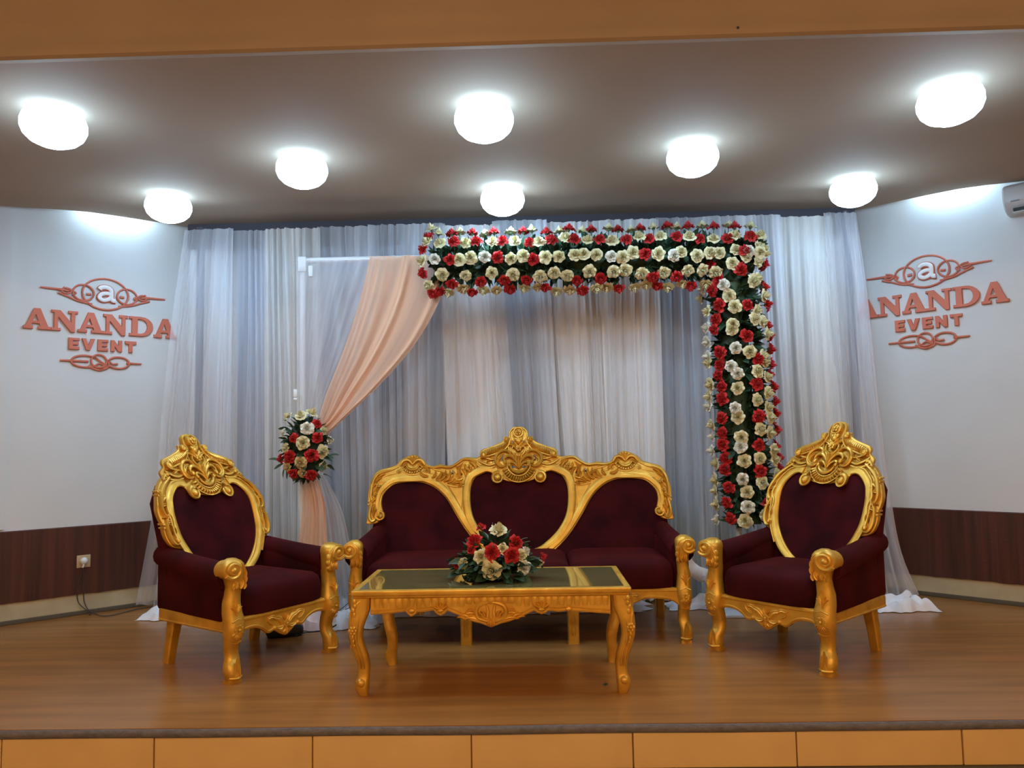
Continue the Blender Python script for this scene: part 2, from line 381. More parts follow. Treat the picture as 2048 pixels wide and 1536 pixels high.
# ------------------------------------------------------------------ curtains
def sheet(m, left, right, nu, nv, fold, amp, yc, flare=0, seed=0, uvs=1.0, sag=None):
    """cloth between two boundary curves (lists of (x,z) top to bottom); folds push it along y"""
    Lc = cr_([Vector((p[0], p[1])) for p in left], 8); Rc = cr_([Vector((p[0], p[1])) for p in right], 8)
    def at(Q, t): i = t*(len(Q)-1); j = min(int(i), len(Q)-2); return Q[j]+(Q[j+1]-Q[j])*(i-j)
    v = []; f = []; uv = []
    for j in range(nv+1):
        t = j/nv; a, b = at(Lc, t), at(Rc, t)
        for i in range(nu+1):
            u = i/nu
            uu = u+.012*noise.noise(Vector((u*9+seed, t*2.3, seed)))
            p = a+(b-a)*uu; wdt = abs(b.x-a.x)
            ph = u*fold*2*PI+5.5*noise.noise(Vector((u*3.1+seed*3.1, t*.7, 1)))
            yy = amp*(math.sin(ph)+.55*math.sin(ph*2.3+seed+t)+.4*noise.noise(Vector((u*fold*1.3, t*2, seed))))
            yy *= (.6+.4*t+flare*t*t)*(.55+1.0*abs(noise.noise(Vector((u*5+seed, 7, t*.5))))*1.6)
            v.append((p.x, yc+yy, p.y)); uv.append((u*uvs, t))
    for j in range(nv):
        for i in range(nu): f.append((j*(nu+1)+i, (j+1)*(nu+1)+i, (j+1)*(nu+1)+i+1, j*(nu+1)+i+1))
    base = len(m.v); m.add(v, f); m.uvl = getattr(m, 'uvl', [])+uv
    return m
def build_cloth(m, name, mt, parent=None):
    me = m.build(name, mt, None, False, True); me.shade_smooth()
    ul = me.uv_layers.new(name='UVMap')
    for lp in me.loops: ul.data[lp.index].uv = m.uvl[lp.vertex_index]
    return link(name, me, parent)
def heap(x0, x1, y0, y1, h, seed, n=26, k=14):
    """rumpled cloth lying on the floor"""
    m = M(); v = []; f = []
    for j in range(k+1):
        for i in range(n+1):
            u, t = i/n*2-1, j/k*2-1
            e = max(0, 1-abs(u)**3)*max(0, 1-abs(t)**2.5)
            wob = .03*noise.noise(Vector((u*4+seed, 0, t)))
            x = (x0+x1)/2+(x1-x0)/2*u*(1+.25*noise.noise(Vector((seed, t*2, 0)))); y = (y0+y1)/2+(y1-y0)/2*t*(1+.35*noise.noise(Vector((u*3, seed, 0))))+wob
            z = .004+1.25*h*e**.5*(.35+1.1*abs(noise.noise(Vector((x*8+seed, y*11, seed))))+.35*noise.noise(Vector((x*19, y*15, seed))))
            v.append((x, y, max(z, .003)))
    for j in range(k):
        for i in range(n): f.append((j*(n+1)+i, j*(n+1)+i+1, (j+1)*(n+1)+i+1, (j+1)*(n+1)+i))
    m.add(v, f); return m
panels = [ # left top, left bottom, right top, right bottom, material, folds, y, label, heap
 (-2.70, -2.93, -2.28, -2.30, 'sheer_open', 4, 5.68, 'bright white sheer curtain at the left end beside the lettering wall', (-2.80, -2.25, 5.30, 5.6, .09)),
 (-2.32, -2.33, -1.98, -1.96, 'sheer_open', 4, 5.72, 'white sheer curtain with soft folds, second from the left end', None),
 (-2.02, -2.0, -1.60, -1.56, 'sheer_cream', 6, 5.67, 'finely pleated off-white sheer curtain left of the white frame post', None),
 (-1.66, -1.62, -1.15, -1.1, 'sheer_grey', 5, 5.71, 'grey sheer curtain behind the white frame and flower bouquet', (-1.62, -1.0, 5.3, 5.62, .11)),
 (-1.22, -1.18, -.62, -.66, 'sheer_grey', 6, 5.66, 'thin grey sheer curtain behind the peach swag', (-1.1, -.35, 5.3, 5.6, .07)),
 (-.68, -.62, -.20, -.06, 'sheer_dense', 5, 5.70, 'cream sheer curtain hanging under the left end of the garland', (-.5, .1, 5.34, 5.62, .06)),
 (-.26, -.16, .16, .26, 'sheer_grey', 4, 5.66, 'bluish see-through curtain left of the middle behind the sofa crest', None),
 (.10, .20, .62, .64, 'sheer_dense', 6, 5.71, 'white sheer curtain in the middle right of the sofa crest', (.0, .8, 5.36, 5.62, .06)),
 (.56, .58, 1.02, 1.0, 'sheer_dense', 5, 5.66, 'white sheer curtain behind the right side of the sofa', None),
 (.96, .94, 1.42, 1.38, 'sheer_grey', 4, 5.70, 'darker see-through curtain beside the flower column', (.95, 1.5, 5.4, 5.64, .07)),
 (1.36, 1.36, 1.95, 1.98, 'sheer_white', 6, 5.66, 'white sheer curtain behind and right of the flower column', None),
 (1.88, 1.92, 2.36, 2.42, 'sheer_cream', 5, 5.70, 'pale sheer curtain second from the right end', None),
 (2.28, 2.36, 2.60, 2.84, 'sheer_open', 4, 5.67, 'white sheer curtain at the right end sweeping out over the floor', (2.36, 2.74, 5.25, 5.52, .09)),
]
for i, (a, b, c, d, mt, fo, y, lb, hp) in enumerate(panels):
    t = empty('sheer_curtain', ((b+d)/2, y, 0), label=lb, cat='curtain', group='sheer backdrop curtains')
    m = M(); m.uvl = []
    zt = 2.905-.008*(i % 3)
    le = [(a, zt), (a+(b-a)*.2, 2.2), (a+(b-a)*.6, 1.2), (b, .02)]; re = [(c, zt), (c+(d-c)*.25, 2.2), (c+(d-c)*.6, 1.2), (d, .02)]
    if i == 12: re = [(2.53, 2.90), (2.58, 2.3), (2.62, 1.5), (2.665, .8), (2.72, .35), (2.83, .03)]
    if i == 0: le = [(-2.66, 2.90), (-2.74, 2.3), (-2.82, 1.5), (-2.88, .8), (-3.0, .03)]
    sheet(m, le, re, fo*14, 26, fo*1.05, .024, y, .5, i*1.7, fo*.55)
    m.warp(lambda x, yy, z: (x-(b+d)/2, yy-y, z)); build_cloth(m, 'drape', mt, t)
    if hp:
        h_ = heap(*hp, i*2.3); h_.warp(lambda x, yy, z: (x-(b+d)/2, yy-y, z)); h_.build('hem_heap', 'cloth_heap', t)
# printed cloth behind the sheers and the pipe stand they hang from
tag(M().box(-2.33, 2.34, 5.93, 5.955, .0, 2.97).build('backcloth', 'mural', None, False), 'printed blue and green backcloth showing dimly through the sheer curtains', 'cloth')
ps = empty('curtain_stand', (0, 5.80, 0), label='grey metal pipe stand behind the sheer curtains', cat='stand')
for x in (-2.585, 2.50):
    m = M().tube([(x, 0, .02), (x, 0, 2.95)], .030, 10, 1, up=(0, 1, 0)); m.build('upright', 'pipe', ps)
    M().box(x-.2, x+.2, -.06, .06, 0, .02, .005).build('base_plate', 'pipe', ps)
M().tube([(-2.62, 0, 2.885), (2.56, 0, 2.885)], .022, 8, 1, up=(0, 1, 0)).build('crossbar', 'pipe', ps)
M().box(2.45, 2.55, -.05, .05, 2.80, 2.93, .005).build('bracket', 'pipe', ps)
m = M().tube([(-2.69, -.03, 1.19), (-2.6, -.02, 1.185)], .005, 6); m.box(-2.715, -2.695, -.04, -.02, 1.14, 1.24); m.build('clamp', 'pipe', ps)

# white frame that carries garland and swag
FY = 5.25
wf = empty('backdrop_frame', (-.08, FY, 0), label='white pipe frame holding the peach swag and the flower garland', cat='frame')
for x in (-1.60, 1.42):
    M().tube([(x+.08, 0, .02), (x+.08, 0, 2.51)], .021, 12).build('post', 'white_pipe', wf)
    M().box(x+.08-.16, x+.08+.16, -.10, .10, 0, .02, .004).build('foot_plate', 'white_pipe', wf)
M().tube([(-1.60+.08, 0, 2.525), (1.42+.08, 0, 2.525)], .021, 12).build('top_bar', 'white_pipe', wf)
m = M().box(-1.52-.03, -1.52+.03, -.03, .03, 2.44, 2.55, .008); m.box(-1.47, -1.44, -.040, .0, 2.40, 2.48, .005); m.build('corner_joint', 'white_pipe', wf)
m = M().ball((-1.56, -.03, 1.53), .014); m.box(-1.572, -1.548, -.045, -.02, 1.545, 1.60, .003); m.build('clip', 'white_pipe', wf)

def pxs(pts, y): return [(ony(x, yy, y).x, ony(x, yy, y).z) for x, yy in pts]
sw = empty('peach_swag', (-1.54, 5.2, 0), label='peach chiffon swag gathered by the hanging bouquet and falling to the floor', cat='curtain')
def cloth_part(name, mt, le, re, nu, nv, fold, amp, y, root, flare=0, seed=0, uvs=2.):
    m = M(); m.uvl = []; sheet(m, le, re, nu, nv, fold, amp, y, flare, seed, uvs)
    lx, ly = root.location.x, root.location.y
    m.warp(lambda x, yy, z: (x-lx, yy-ly, z)); return build_cloth(m, name, mt, root)
cloth_part('upper_drape', 'peach_chiffon', pxs([(742, 514), (722, 600), (690, 700), (655, 790), (634, 850), (600, 880)], 5.2), pxs([(900, 512), (884, 590), (835, 682), (765, 765), (700, 828), (640, 885)], 5.2), 60, 44, 3.4, .026, 5.18, sw, -.2, 2.2)
cloth_part('lower_drape', 'peach_chiffon', pxs([(606, 950), (606, 1010), (597, 1080), (592, 1150), (590, 1225)], 5.2), pxs([(632, 950), (650, 1010), (656, 1080), (660, 1150), (668, 1225)], 5.2), 36, 20, 3.5, .014, 5.20, sw, .6, 5)
h_ = heap(-1.66, -1.28, 4.95, 5.22, .12, 3.3); h_.warp(lambda x, y, z: (x+1.54, y-5.2, z)); h_.build('hem_heap', 'peach_heap', sw)
wv = empty('white_swag', (-1.5, 5.28, 0), label='thin white chiffon veil on the frame left of the peach swag', cat='curtain')
cloth_part('upper_veil', 'sheer_veil', pxs([(597, 525), (598, 620), (599, 720), (606, 800), (612, 860)], 5.28), pxs([(790, 522), (745, 610), (700, 715), (660, 800), (640, 860)], 5.28), 50, 34, 6.0, .008, 5.222, wv, -.3, 1.1)
cloth_part('lower_veil', 'sheer_veil', pxs([(630, 950), (640, 1020), (648, 1100), (655, 1225)], 5.28), pxs([(650, 950), (684, 1020), (702, 1100), (722, 1225)], 5.28), 36, 20, 5, .012, 5.28, wv, .6, 8)
h_ = heap(-1.38, -1.02, 4.98, 5.3, .10, 6.3); h_.warp(lambda x, y, z: (x+1.5, y-5.28, z)); h_.build('hem_heap', 'cloth_heap', wv)

# ------------------------------------------------------------------ flowers
def rose_mesh(name, mt, R, seed, ruffle=.12, rings=((.12, 3), (.27, 4), (.46, 5), (.70, 6), (1.0, 7))):
    rnd = random.Random(seed); m = M(); N_, K_ = 6, 4
    for q, (rr, cnt) in enumerate(rings):
        off = rnd.random()*6
        for c in range(cnt):
            a0 = off+2*PI*c/cnt; half = PI/cnt*1.28; v = []; f = []; jj = rnd.uniform(.88, 1.08)
            ph = rnd.random()*6
            for i in range(K_+1):
                t = i/K_
                for k in range(N_+1):
                    u = k/N_*2-1; a = a0+u*half
                    edge = 1-.16*abs(u)**3
                    r = R*rr*jj*(.25+.75*t**.8)*(edge if i == K_ else 1-.05*abs(u)*t)
                    z = R*(.82-.56*rr)*(t**1.2)-R*.25*(rr)*(t**3)*(1-.3*abs(u))+R*.30*(1-rr)*t + R*.05*math.cos(a*cnt)*t
                    z += R*ruffle*math.sin(a*7+ph)*t*t; r *= 1+ruffle*.6*math.sin(a*5+ph*2)*t
                    v.append((r*math.cos(a), r*math.sin(a), z))
            for i in range(K_):
                for k in range(N_): f.append((i*(N_+1)+k, (i+1)*(N_+1)+k, (i+1)*(N_+1)+k+1, i*(N_+1)+k+1))
            m.add(v, f)
    m.ball((0, 0, R*.22), R*.16, 6, 4, (1, 1, 1.6))
    me = m.build(name, mt, None, True, True); return me
RC = [rose_mesh('rose', 'rose_cream', 1, s_) for s_ in (1, 2, 3)]
RW = [rose_mesh('rose', 'rose_white', 1, s_) for s_ in (4, 5)]
RT_ = [rose_mesh('rose', 'rose_tan', 1, 6, .14)]
RR = [rose_mesh('rose', 'rose_red', 1, s_, .20, ((.16, 4), (.34, 5), (.56, 6), (.78, 7), (1.0, 8))) for s_ in (7, 8, 9)]
def put(me, name, p, nrm, sc, parent, spin=0, label=None):
    o = link(name, me, parent); q = Vector(nrm).normalized().to_track_quat('Z', 'Y')
    o.rotation_mode = 'QUATERNION'; o.rotation_quaternion = q @ Matrix.Rotation(spin, 3, 'Z').to_quaternion()
    o.location = p; o.scale = (sc,)*3 if not isinstance(sc, tuple) else sc
    if label: o['label'] = label
    return o
def leaf_mesh(wd=.42, fold=.12, droop=.18, n=5):
    m = M(); v = []; f = []
    for i in range(n+1):
        t = i/n; ww = wd*.5*math.sin(PI*min(1, t*.9+.07))**.8; z = -droop*t*t
        for u in (-1, 0, 1): v.append((ww*u, t, z+fold*abs(u)*ww*2))
    for i in range(n):
        for k in range(2): f.append((i*3+k, i*3+k+1, i*3+k+4, i*3+k+3))
    m.add(v, f); return m.build('leaf', 'leaf_green', None, True, True)
LM = [leaf_mesh(.42, .2, .18), leaf_mesh(.55, .12, .3), leaf_mesh(.34, .25, .05)]
def put_leaf(p, d, ln, parent, spin=None):
    d = Vector(d).normalized(); q = d.to_track_quat('Y', 'Z'); o = link('leaf', random.choice(LM), parent)
    o.rotation_mode = 'QUATERNION'; o.rotation_quaternion = q @ Matrix.Rotation(random.uniform(-.9, .9) if spin is None else spin, 3, 'Y').to_quaternion()
    o.location = p; o.scale = (ln*random.uniform(.85, 1.2), ln, ln); return o
REDL = 'red rose'
# --- garland on the frame
GO = Vector((1.42, 5.22, 0)); ga = empty('flower_garland', tuple(GO), label='long L-shaped garland of cream and red roses over the top bar and right post', cat='garland')
core = M()
def gtube(pts, r):
    core.tube(pts, r, 14, 1, up=(0, 1, 0))
XL, XR, GZ = -.62, 1.50, 2.455
gtube([(XL-1.42+.0, 0, GZ), (-.8, 0, GZ-.004), (XR-1.42+.08, 0, GZ)], [.08, .10, .10])
gtube([(0, 0, GZ+.06), (.01, 0, 1.6), (.05, 0, .62)], [.10, .11, .10])
core.warp(lambda x, y, z: (x+.012*noise.noise(Vector((x*30, y*30, z*30))), y+.015*noise.noise(Vector((z*30, x*30, y*30))), z+.012*noise.noise(Vector((y*30, z*30, x*30)))))
core.build('moss_core', 'leaf_green', ga)
stems = M(); fol = M()
def loose_leaf(m, p, d, ln, w_=.45):
    d = Vector(d).normalized(); s_ = d.cross(Vector((random.uniform(-1, 1), random.uniform(-1, 1), random.uniform(-1, 1)))).normalized()
    n_ = d.cross(s_); p = Vector(p); a = p; b = p+d*ln*.5+s_*ln*w_*.5+n_*ln*.05; c = p+d*ln-n_*ln*.1; e_ = p+d*ln*.5-s_*ln*w_*.5+n_*ln*.05; mid = p+d*ln*.5-n_*ln*.03
    m.add([a, b, c, e_, mid], [(0, 1, 4), (1, 2, 4), (2, 3, 4), (3, 0, 4)])
def g_rose(axis_pt, dirv, rad, kind, sc):
    dirv = Vector(dirv).normalized(); p = Vector(axis_pt)+dirv*rad
    me = random.choice({'c': RC, 'w': RW, 't': RT_, 'r': RR}[kind])
    tilt = dirv+Vector((random.uniform(-.16, .16), random.uniform(-.1, .1), random.uniform(-.16, .16)))
    put(me, 'rose', p, tilt, sc, ga, random.random()*6, REDL if kind == 'r' else None)
    stems.tube([tuple(Vector(axis_pt)+dirv*.10), tuple(p-dirv*.002)], .0035, 5, 1, up=(.3, .5, .8))
    stems.ball(tuple(p-dirv*.004), .012, 6, 4)
def leaves_at(axis_pt, dirv, cnt):
    for _ in range(cnt):
        d = Vector(dirv)+Vector((random.uniform(-.8, .8), random.uniform(-.8, .8), random.uniform(-.8, .8)))
        loose_leaf(fol, Vector(axis_pt)+Vector(dirv)*.085, d, random.uniform(.07, .13))
nb = 27
rows_b = [(88, 'alt', .225), (33, 'alt', .210), (-1, 'c', .205), (-33, 'cr', .210), (-66, 'alt2', .215)]
for ri, (ang, pat, rad) in enumerate(rows_b):
    for i in range(nb):
        x = XL+(XR-XL+.07)*i/(nb-1)+random.uniform(-.012, .012)+(.04 if ri % 2 else 0)
        a = math.radians(ang+random.uniform(-5, 5)); dv = (random.uniform(-.08, .08), -math.cos(a), math.sin(a))
        k = {'alt': 'cr'[i % 2], 'c': 'r' if random.random() < .08 else ('w' if random.random() < .2 else 'c'), 'cr': 'c' if i % 2 == 0 or random.random() < .25 else 'r', 'alt2': 'rct'[i % 3]}[pat]
        if ri == 3 and k == 'r': dv = (dv[0], dv[1], dv[2]-.35)
        if x > 1.30 and ri >= 3: continue
        g_rose((x-1.42, 0, GZ), dv, rad+random.uniform(-.012, .012), k, random.uniform(.042, .049))
        leaves_at((x-1.42, 0, GZ), Vector(dv).normalized(), 9)
for i, (dx, dz, k) in enumerate(((-.10, .22, 'r'), (-.14, .10, 'r'), (-.15, .0, 'c'), (-.15, -.09, 'r'), (-.09, -.20, 'c'), (-.06, .30, 'c'), (-.06, -.28, 'r'), (-.10, .16, 'c'))):
    g_rose((XL-1.42, -.04-.02*(i % 3), GZ+dz*.4), (dx, -.12, dz*.7), .125, k, .046)
nc = 20
cols = [(-88, 'c', .205), (-50, 'r', .20), (-19, 'c', .21), (15, 'alt', .21), (46, 'c2', .21), (78, 'r', .21)]
for ri, (ang, pat, rad) in enumerate(cols):
    for i in range(nc):
        t = i/(nc-1); z = GZ-.0+(-1.80)*t+random.uniform(-.012, .012)*(1 if t > .5 else 3)+(.03 if ri % 2 else 0)
        ax = .005+.055*t
        if i == 0 and ri < 3: continue
        a = math.radians(ang+random.uniform(-5, 5)*(1 if t > .5 else 2.4)); dv = (math.sin(a), -math.cos(a), random.uniform(-.1, .1))
        k = {'c': 'w' if random.random() < .25 else 'c', 'r': 'r', 'alt': 'rc'[i % 2], 'c2': 'c' if random.random() < .75 else 'r'}[pat]
        g_rose((ax, 0, z), dv, rad+random.uniform(-.012, .012), k, random.uniform(.043, .050))
        leaves_at((ax, 0, z), Vector(dv).normalized(), 9)
for k, (dx, dz) in zip('wcrcr', ((.16, .14), (.19, .02), (.19, -.08), (.17, .07), (.10, .20))):
    g_rose((.10, -.03, GZ), (dx, -.05, dz), .14, k, .04)
stems.build('stems', 'stem_green', ga)['kind'] = 'stuff'
fo_ = fol.build('foliage', 'leaf_green', ga); fo_['kind'] = 'stuff'
for _ in range(90):   # the larger leaves that stick out
    if random.random() < .55:
        x = random.uniform(XL, XR)-1.42; a = math.radians(random.uniform(20, 110)); p = Vector((x, -math.cos(a)*.13, GZ+math.sin(a)*.13)); d = Vector((random.uniform(-.5, .5), -math.cos(a), math.sin(a)))
    else:
        z = random.uniform(.68, 2.2); a = random.uniform(-1.7, 1.7); p = Vector((math.sin(a)*.13+.03, -math.cos(a)*.13, z)); d = Vector((math.sin(a), -math.cos(a), random.uniform(-.5, .5)))
    put_leaf(p, d, random.uniform(.07, .10), ga)

def bouquet(root, c, rad, roses, nleaf, sc, lf):
    for px, py, r_, k in roses:
        P = ony(px, py, root.location.y-rad[1]*.6); v = P-Vector(root.location)-Vector(c)
        q = Vector((v.x/rad[0], 0, v.z/rad[2])); l2 = min(q.x*q.x+q.z*q.z, 1.25)
        yy = -math.sqrt(max(0, 1-l2))
        nrm = Vector((q.x/rad[0], yy/rad[1], q.z/rad[2])).normalized()
        # keep the traced sight line: slide along it to the bouquet surface
        P = ony(px, py, root.location.y+c[1]+yy*rad[1])-Vector(root.location)
        me = random.choice({'c': RC, 'w': RW, 't': RT_, 'r': RR}[k])
        put(me, 'rose', P, nrm+Vector((0, -.15, 0)), r_, root, random.random()*6, REDL if k == 'r' else None)
    for _ in range(nleaf):
        d = Vector((random.gauss(0, 1), random.gauss(0, 1)*.8-.4, random.gauss(0, 1))).normalized()
        if lf == 'dome' and d.z < -.05: d.z = abs(d.z)*.25
        p = Vector(c)+Vector((d.x*rad[0], d.y*rad[1], d.z*rad[2]))*.72
        put_leaf(p, d+Vector((random.uniform(-.5, .5), random.uniform(-.5, .5), random.uniform(-.5, .5))), random.uniform(.055, .085)*sc, root)
bc = ony(612, 897, 5.12)
bq = empty('hanging_bouquet', (bc.x, 5.12, bc.z), label='oval bouquet of red and cream roses tying back the peach swag', cat='bouquet')
m = M().ball((0, 0, 0), 1, 12, 8, (.13, .10, .21)); m.build('moss_core', 'leaf_dark', bq)
cr_bq = lambda L_: [(520+x/7.678, 800+y/7.678, r*.0031*.5/7.678*1.28, k) for x, y, r, k in L_]
bouquet(bq, (0, 0, 0), (.16, .13, .25), cr_bq([(440, 265, 160, 'c'), (630, 240, 165, 'c'), (785, 210, 185, 'c'), (725, 440, 195, 'w'), (665, 655, 190, 'c'), (970, 470, 130, 'c'), (1060, 620, 140, 'w'), (960, 790, 180, 'c'), (400, 740, 140, 'c'), (370, 500, 130, 'w'), (625, 960, 185, 't'), (655, 1120, 130, 't'), (425, 1030, 140, 't'), (965, 1010, 160, 'c'), (870, 370, 140, 'r'), (520, 590, 140, 'r'), (880, 580, 160, 'r'), (460, 870, 190, 'r'), (790, 850, 190, 'r'), (330, 900, 140, 'r'), (520, 1130, 160, 'r'), (780, 1150, 170, 'r')]), 150, 1.0, 'all')
for px, py, dx, dz in ((545, 925, -1, .1), (555, 935, -1, -.6), (560, 945, -.3, -1), (568, 948, -.1, -1), (665, 940, 1, -.3), (670, 915, 1, .2), (600, 970, -.5, -.4), (655, 962, .9, -.1), (650, 880, 1, .4), (570, 850, -1, .3)):
    P = (ony(px, py, 5.08)-Vector(bq.location))*.80; put_leaf(P, (dx, -.2, dz), .07, bq)

# ------------------------------------------------------------------ carved gilt furniture
def relief(y): return -.012+(y+.012)*1.7 if y < -.012 else y
def RAKE(x, y, z): return (x, .60+(z-.5)*.36+relief(y)-.05*abs(x)**3, z)
def RAKE_C(x, y, z): return (x*.885, .49+(z-.5)*.45+max(0, z-.88)*.24+relief(y), z)
def rosette(m, x, z, r, y, n=6):
    for i in range(n):
        a = 2*PI*i/n+.3; m.ball((x+math.cos(a)*r*.62, y, z+math.sin(a)*r*.62), r*.42, 7, 4, (1, .55, 1))
    m.ball((x, y-r*.25, z), r*.30, 8, 5)
def crest(m, zt, k, x0=0):
    """open-work crest; units are traced with the finial top at v=0 and the lower shell rim at v=575"""
    U = .00067*k
    def X(u): return x0+u*U
    def Z(v): return zt-v*U
    def P(L_): return [(X(a), Z(b)) for a, b in L_]
    half = [(0, 0), (45, 6), (85, 40), (98, 90), (112, 105), (150, 108), (158, 138), (200, 170), (300, 210), (385, 238), (412, 275), (410, 310), (470, 360), (430, 440), (330, 430), (250, 400)]
    out = half+[(235, 470), (190, 530), (120, 562), (40, 576), (0, 578)]
    outl = cr_([Vector((a, b)) for a, b in out], 3); full = [(X(p.x), Z(p.y)) for p in outl]+[(X(-p.x), Z(p.y)) for p in reversed(outl[:-1])][:-1]
    holes = []
    for s_ in (-1, 1):
        for h in ([(60, 130), (85, 175), (72, 190), (52, 165)], [(100, 245), (150, 215), (170, 245), (120, 262)], [(232, 285), (300, 262), (350, 285), (300, 300), (250, 305)],
                  [(158, 300), (178, 290), (196, 325), (180, 365), (162, 360), (172, 330)], [(108, 330), (132, 322), (136, 338), (112, 346)], [(30, 420), (70, 398), (80, 430), (40, 440)], [(255, 345), (330, 352), (300, 366), (262, 362)]):
            q = [(X(s_*a), Z(b)) for a, b in h]; holes.append(q)
    m.plate(full, holes, .026, .004, 0)
    y = -.016
    m.ball((X(0), y, Z(52)), 60*U, 14, 8, (1, .45, 1))
    m.tube([(X(0)+50*U*math.cos(a*PI/8), Z(52)+50*U*math.sin(a*PI/8)) for a in range(17)], 10*U, 6, 1, y=y-.012)
    rosette(m, X(0), Z(52), 34*U, y-.022, 5)
    for s_ in (-1, 1):
        S = lambda L_: P([(s_*a, b) for a, b in L_])
        m.tube(S([(0, -2), (48, 6), (88, 42), (96, 90), (88, 120)]), 9*U, 6, 1, y=y, smooth=4)
        m.ball((X(s_*130), y-.004, Z(122)), 29*U, 10, 6, (1, .9, 1)); m.tube([(X(s_*130)+s_*0+a, Z(122)+b) for a, b in [(22*U*math.cos(t*.5), 22*U*math.sin(t*.5)) for t in range(13)]], 6*U, 5, 1, y=y-.014)
        # gadrooned wing
        wing = cr_([Vector(p) for p in [(96, 140), (140, 185), (210, 222), (300, 250), (372, 285)]], 8); n = len(wing)
        m.tube([(X(s_*p.x), Z(p.y)) for p in wing], [16*U, 26*U, 34*U, 34*U, 30*U], 8, .7, y=y+.002)
        for i in range(3, n-1, 2):
            p = wing[i]; t = (wing[i+1]-wing[i-1] if i+1 < n else p-wing[i-1]).normalized(); q = Vector((t.y, -t.x)); r_ = (18+18*i/n)
            m.tube([(X(s_*(p.x+q.x*r_-8)), y-.002, Z(p.y+q.y*r_)), (X(s_*(p.x+4)), y-.016*k, Z(p.y)), (X(s_*(p.x-q.x*r_+14)), y-.002, Z(p.y-q.y*r_))], 7.5*U, 5, 1, smooth=3)
        m.ball((X(s_*372), y-.006, Z(282)), 34*U, 10, 6, (1, .8, 1)); m.tube([(X(s_*372)+30*U*math.cos(t*.5), Z(282)+30*U*math.sin(t*.5)) for t in range(13)], 7*U, 5, 1, y=y-.016)
        m.tube(S([(82, 120), (105, 185), (160, 245), (230, 270), (320, 300), (400, 318)]), [9*U, 12*U, 9*U], 6, 1, y=y-.004, smooth=4)
        m.tube(S([(232, 335), (290, 335), (350, 320), (408, 322)]), [6*U, 11*U, 8*U], 6, 1, y=y-.002, smooth=4)
        m.tube(S([(245, 378), (310, 395), (380, 372), (430, 338)]), [8*U, 14*U, 9*U], 6, 1, y=y-.002, smooth=4)
        m.tube(S([(250, 410), (330, 425), (410, 410), (450, 375)]), [8*U, 12*U, 8*U], 6, 1, y=y-.001, smooth=4)
        # flower petals under the finial
        m.leaf(X(s_*10), Z(255), X(s_*118), Z(182), 40*U, s_*.22, y-.004, .012*k); m.leaf(X(s_*8), Z(205), X(s_*58), Z(150), 34*U, s_*.1, y-.004, .012*k)
        m.tube(S([(0, 300), (55, 275), (70, 225), (45, 195)]), [12*U, 10*U, 8*U], 6, 1, y=y-.006, smooth=4)
        m.tube(S([(100, 150), (110, 200), (95, 260), (50, 300)]), 8*U, 6, 1, y=y-.002, smooth=4)
        # palmette
        m.tube(S([(2, 425), (22, 360), (66, 312), (112, 300), (150, 322), (152, 352), (124, 356)]), [10*U, 15*U, 19*U, 16*U, 12*U, 9*U], 8, .9, y=y-.010, smooth=4)
        m.tube(S([(2, 432), (30, 392), (70, 368), (100, 376), (100, 396)]), [9*U, 13*U, 12*U, 9*U], 8, .9, y=y-.010, smooth=4)
        m.leaf(X(s_*30), Z(345), X(s_*70), Z(272), 36*U, s_*.25, y-.006, .014*k); m.leaf(X(s_*70), Z(306), X(s_*128), Z(262), 30*U, s_*.2, y-.004, .012*k)
        m.leaf(X(s_*175), Z(300), X(s_*205), Z(395), 34*U, s_*.25, y-.004, .012*k); m.leaf(X(s_*265), Z(330), X(s_*345), Z(372), 26*U, s_*.1, y, .010*k)
        m.leaf(X(s_*150), Z(232), X(s_*232), Z(262), 26*U, s_*.15, y, .010*k); m.leaf(X(s_*20), Z(470), X(s_*88), Z(440), 26*U, -s_*.2, y-.004, .010*k)
        # large C scroll
        m.tube(S([(86, 272), (120, 248), (180, 248), (232, 290), (245, 350), (215, 402), (165, 412), (130, 388), (138, 362)]), [8*U, 15*U, 19*U, 17*U, 13*U, 10*U, 9*U], 8, 1, y=y-.006, smooth=4)
        m.tube(S([(150, 285), (205, 300), (222, 345), (200, 382)]), [5*U, 8*U, 5*U], 5, 1, y=y-.010, smooth=4)
        m.ball((X(s_*142), y-.012, Z(368)), 22*U, 8, 6); m.ball((X(s_*98), y-.010, Z(402)), 19*U, 8, 6)
        m.leaf(X(s_*180), Z(400), X(s_*245), Z(300), 30*U, -s_*.2, y-.008, .010)
    m.leaf(X(0), Z(430), X(0), Z(290), 38*U, 0, y-.010, .016*k)
    rosette(m, X(0), Z(222), 34*U, y-.016, 6); m.ball((X(0), y-.006, Z(140)), 40*U, 10, 6, (1, .5, 1))
    for a in (-1, 0, 1): m.ball((X(a*26), y-.01, Z(125-8*(a == 0))), 22*U, 8, 5, (1, .6, 1))
    # lower shell
    cx, cz = 0, 385
    arc = lambda r, a0, a1, n=18: [(X(cx+r*math.cos(math.radians(a0+(a1-a0)*i/n))), Z(cz-r*math.sin(math.radians(a0+(a1-a0)*i/n)))) for i in range(n+1)]
    m.tube(arc(92, 195, 345), [10*U, 20*U, 10*U], 8, 1, y=y-.010); m.tube(arc(124, 190, 350), [7*U, 11*U, 7*U], 6, 1, y=y-.006)
    m.tube(arc(190, 205, 335), [6*U, 10*U, 6*U], 6, 1, y=y-.004)
    for i in range(15):
        a = math.radians(203+134*i/14); m.tube([(X(cx+130*math.cos(a)), y, Z(cz-130*math.sin(a))), (X(cx+160*math.cos(a)), y-.014*k, Z(cz-160*math.sin(a))), (X(cx+186*math.cos(a)), y-.002, Z(cz-186*math.sin(a)))], 10*U, 5, 1, smooth=2)

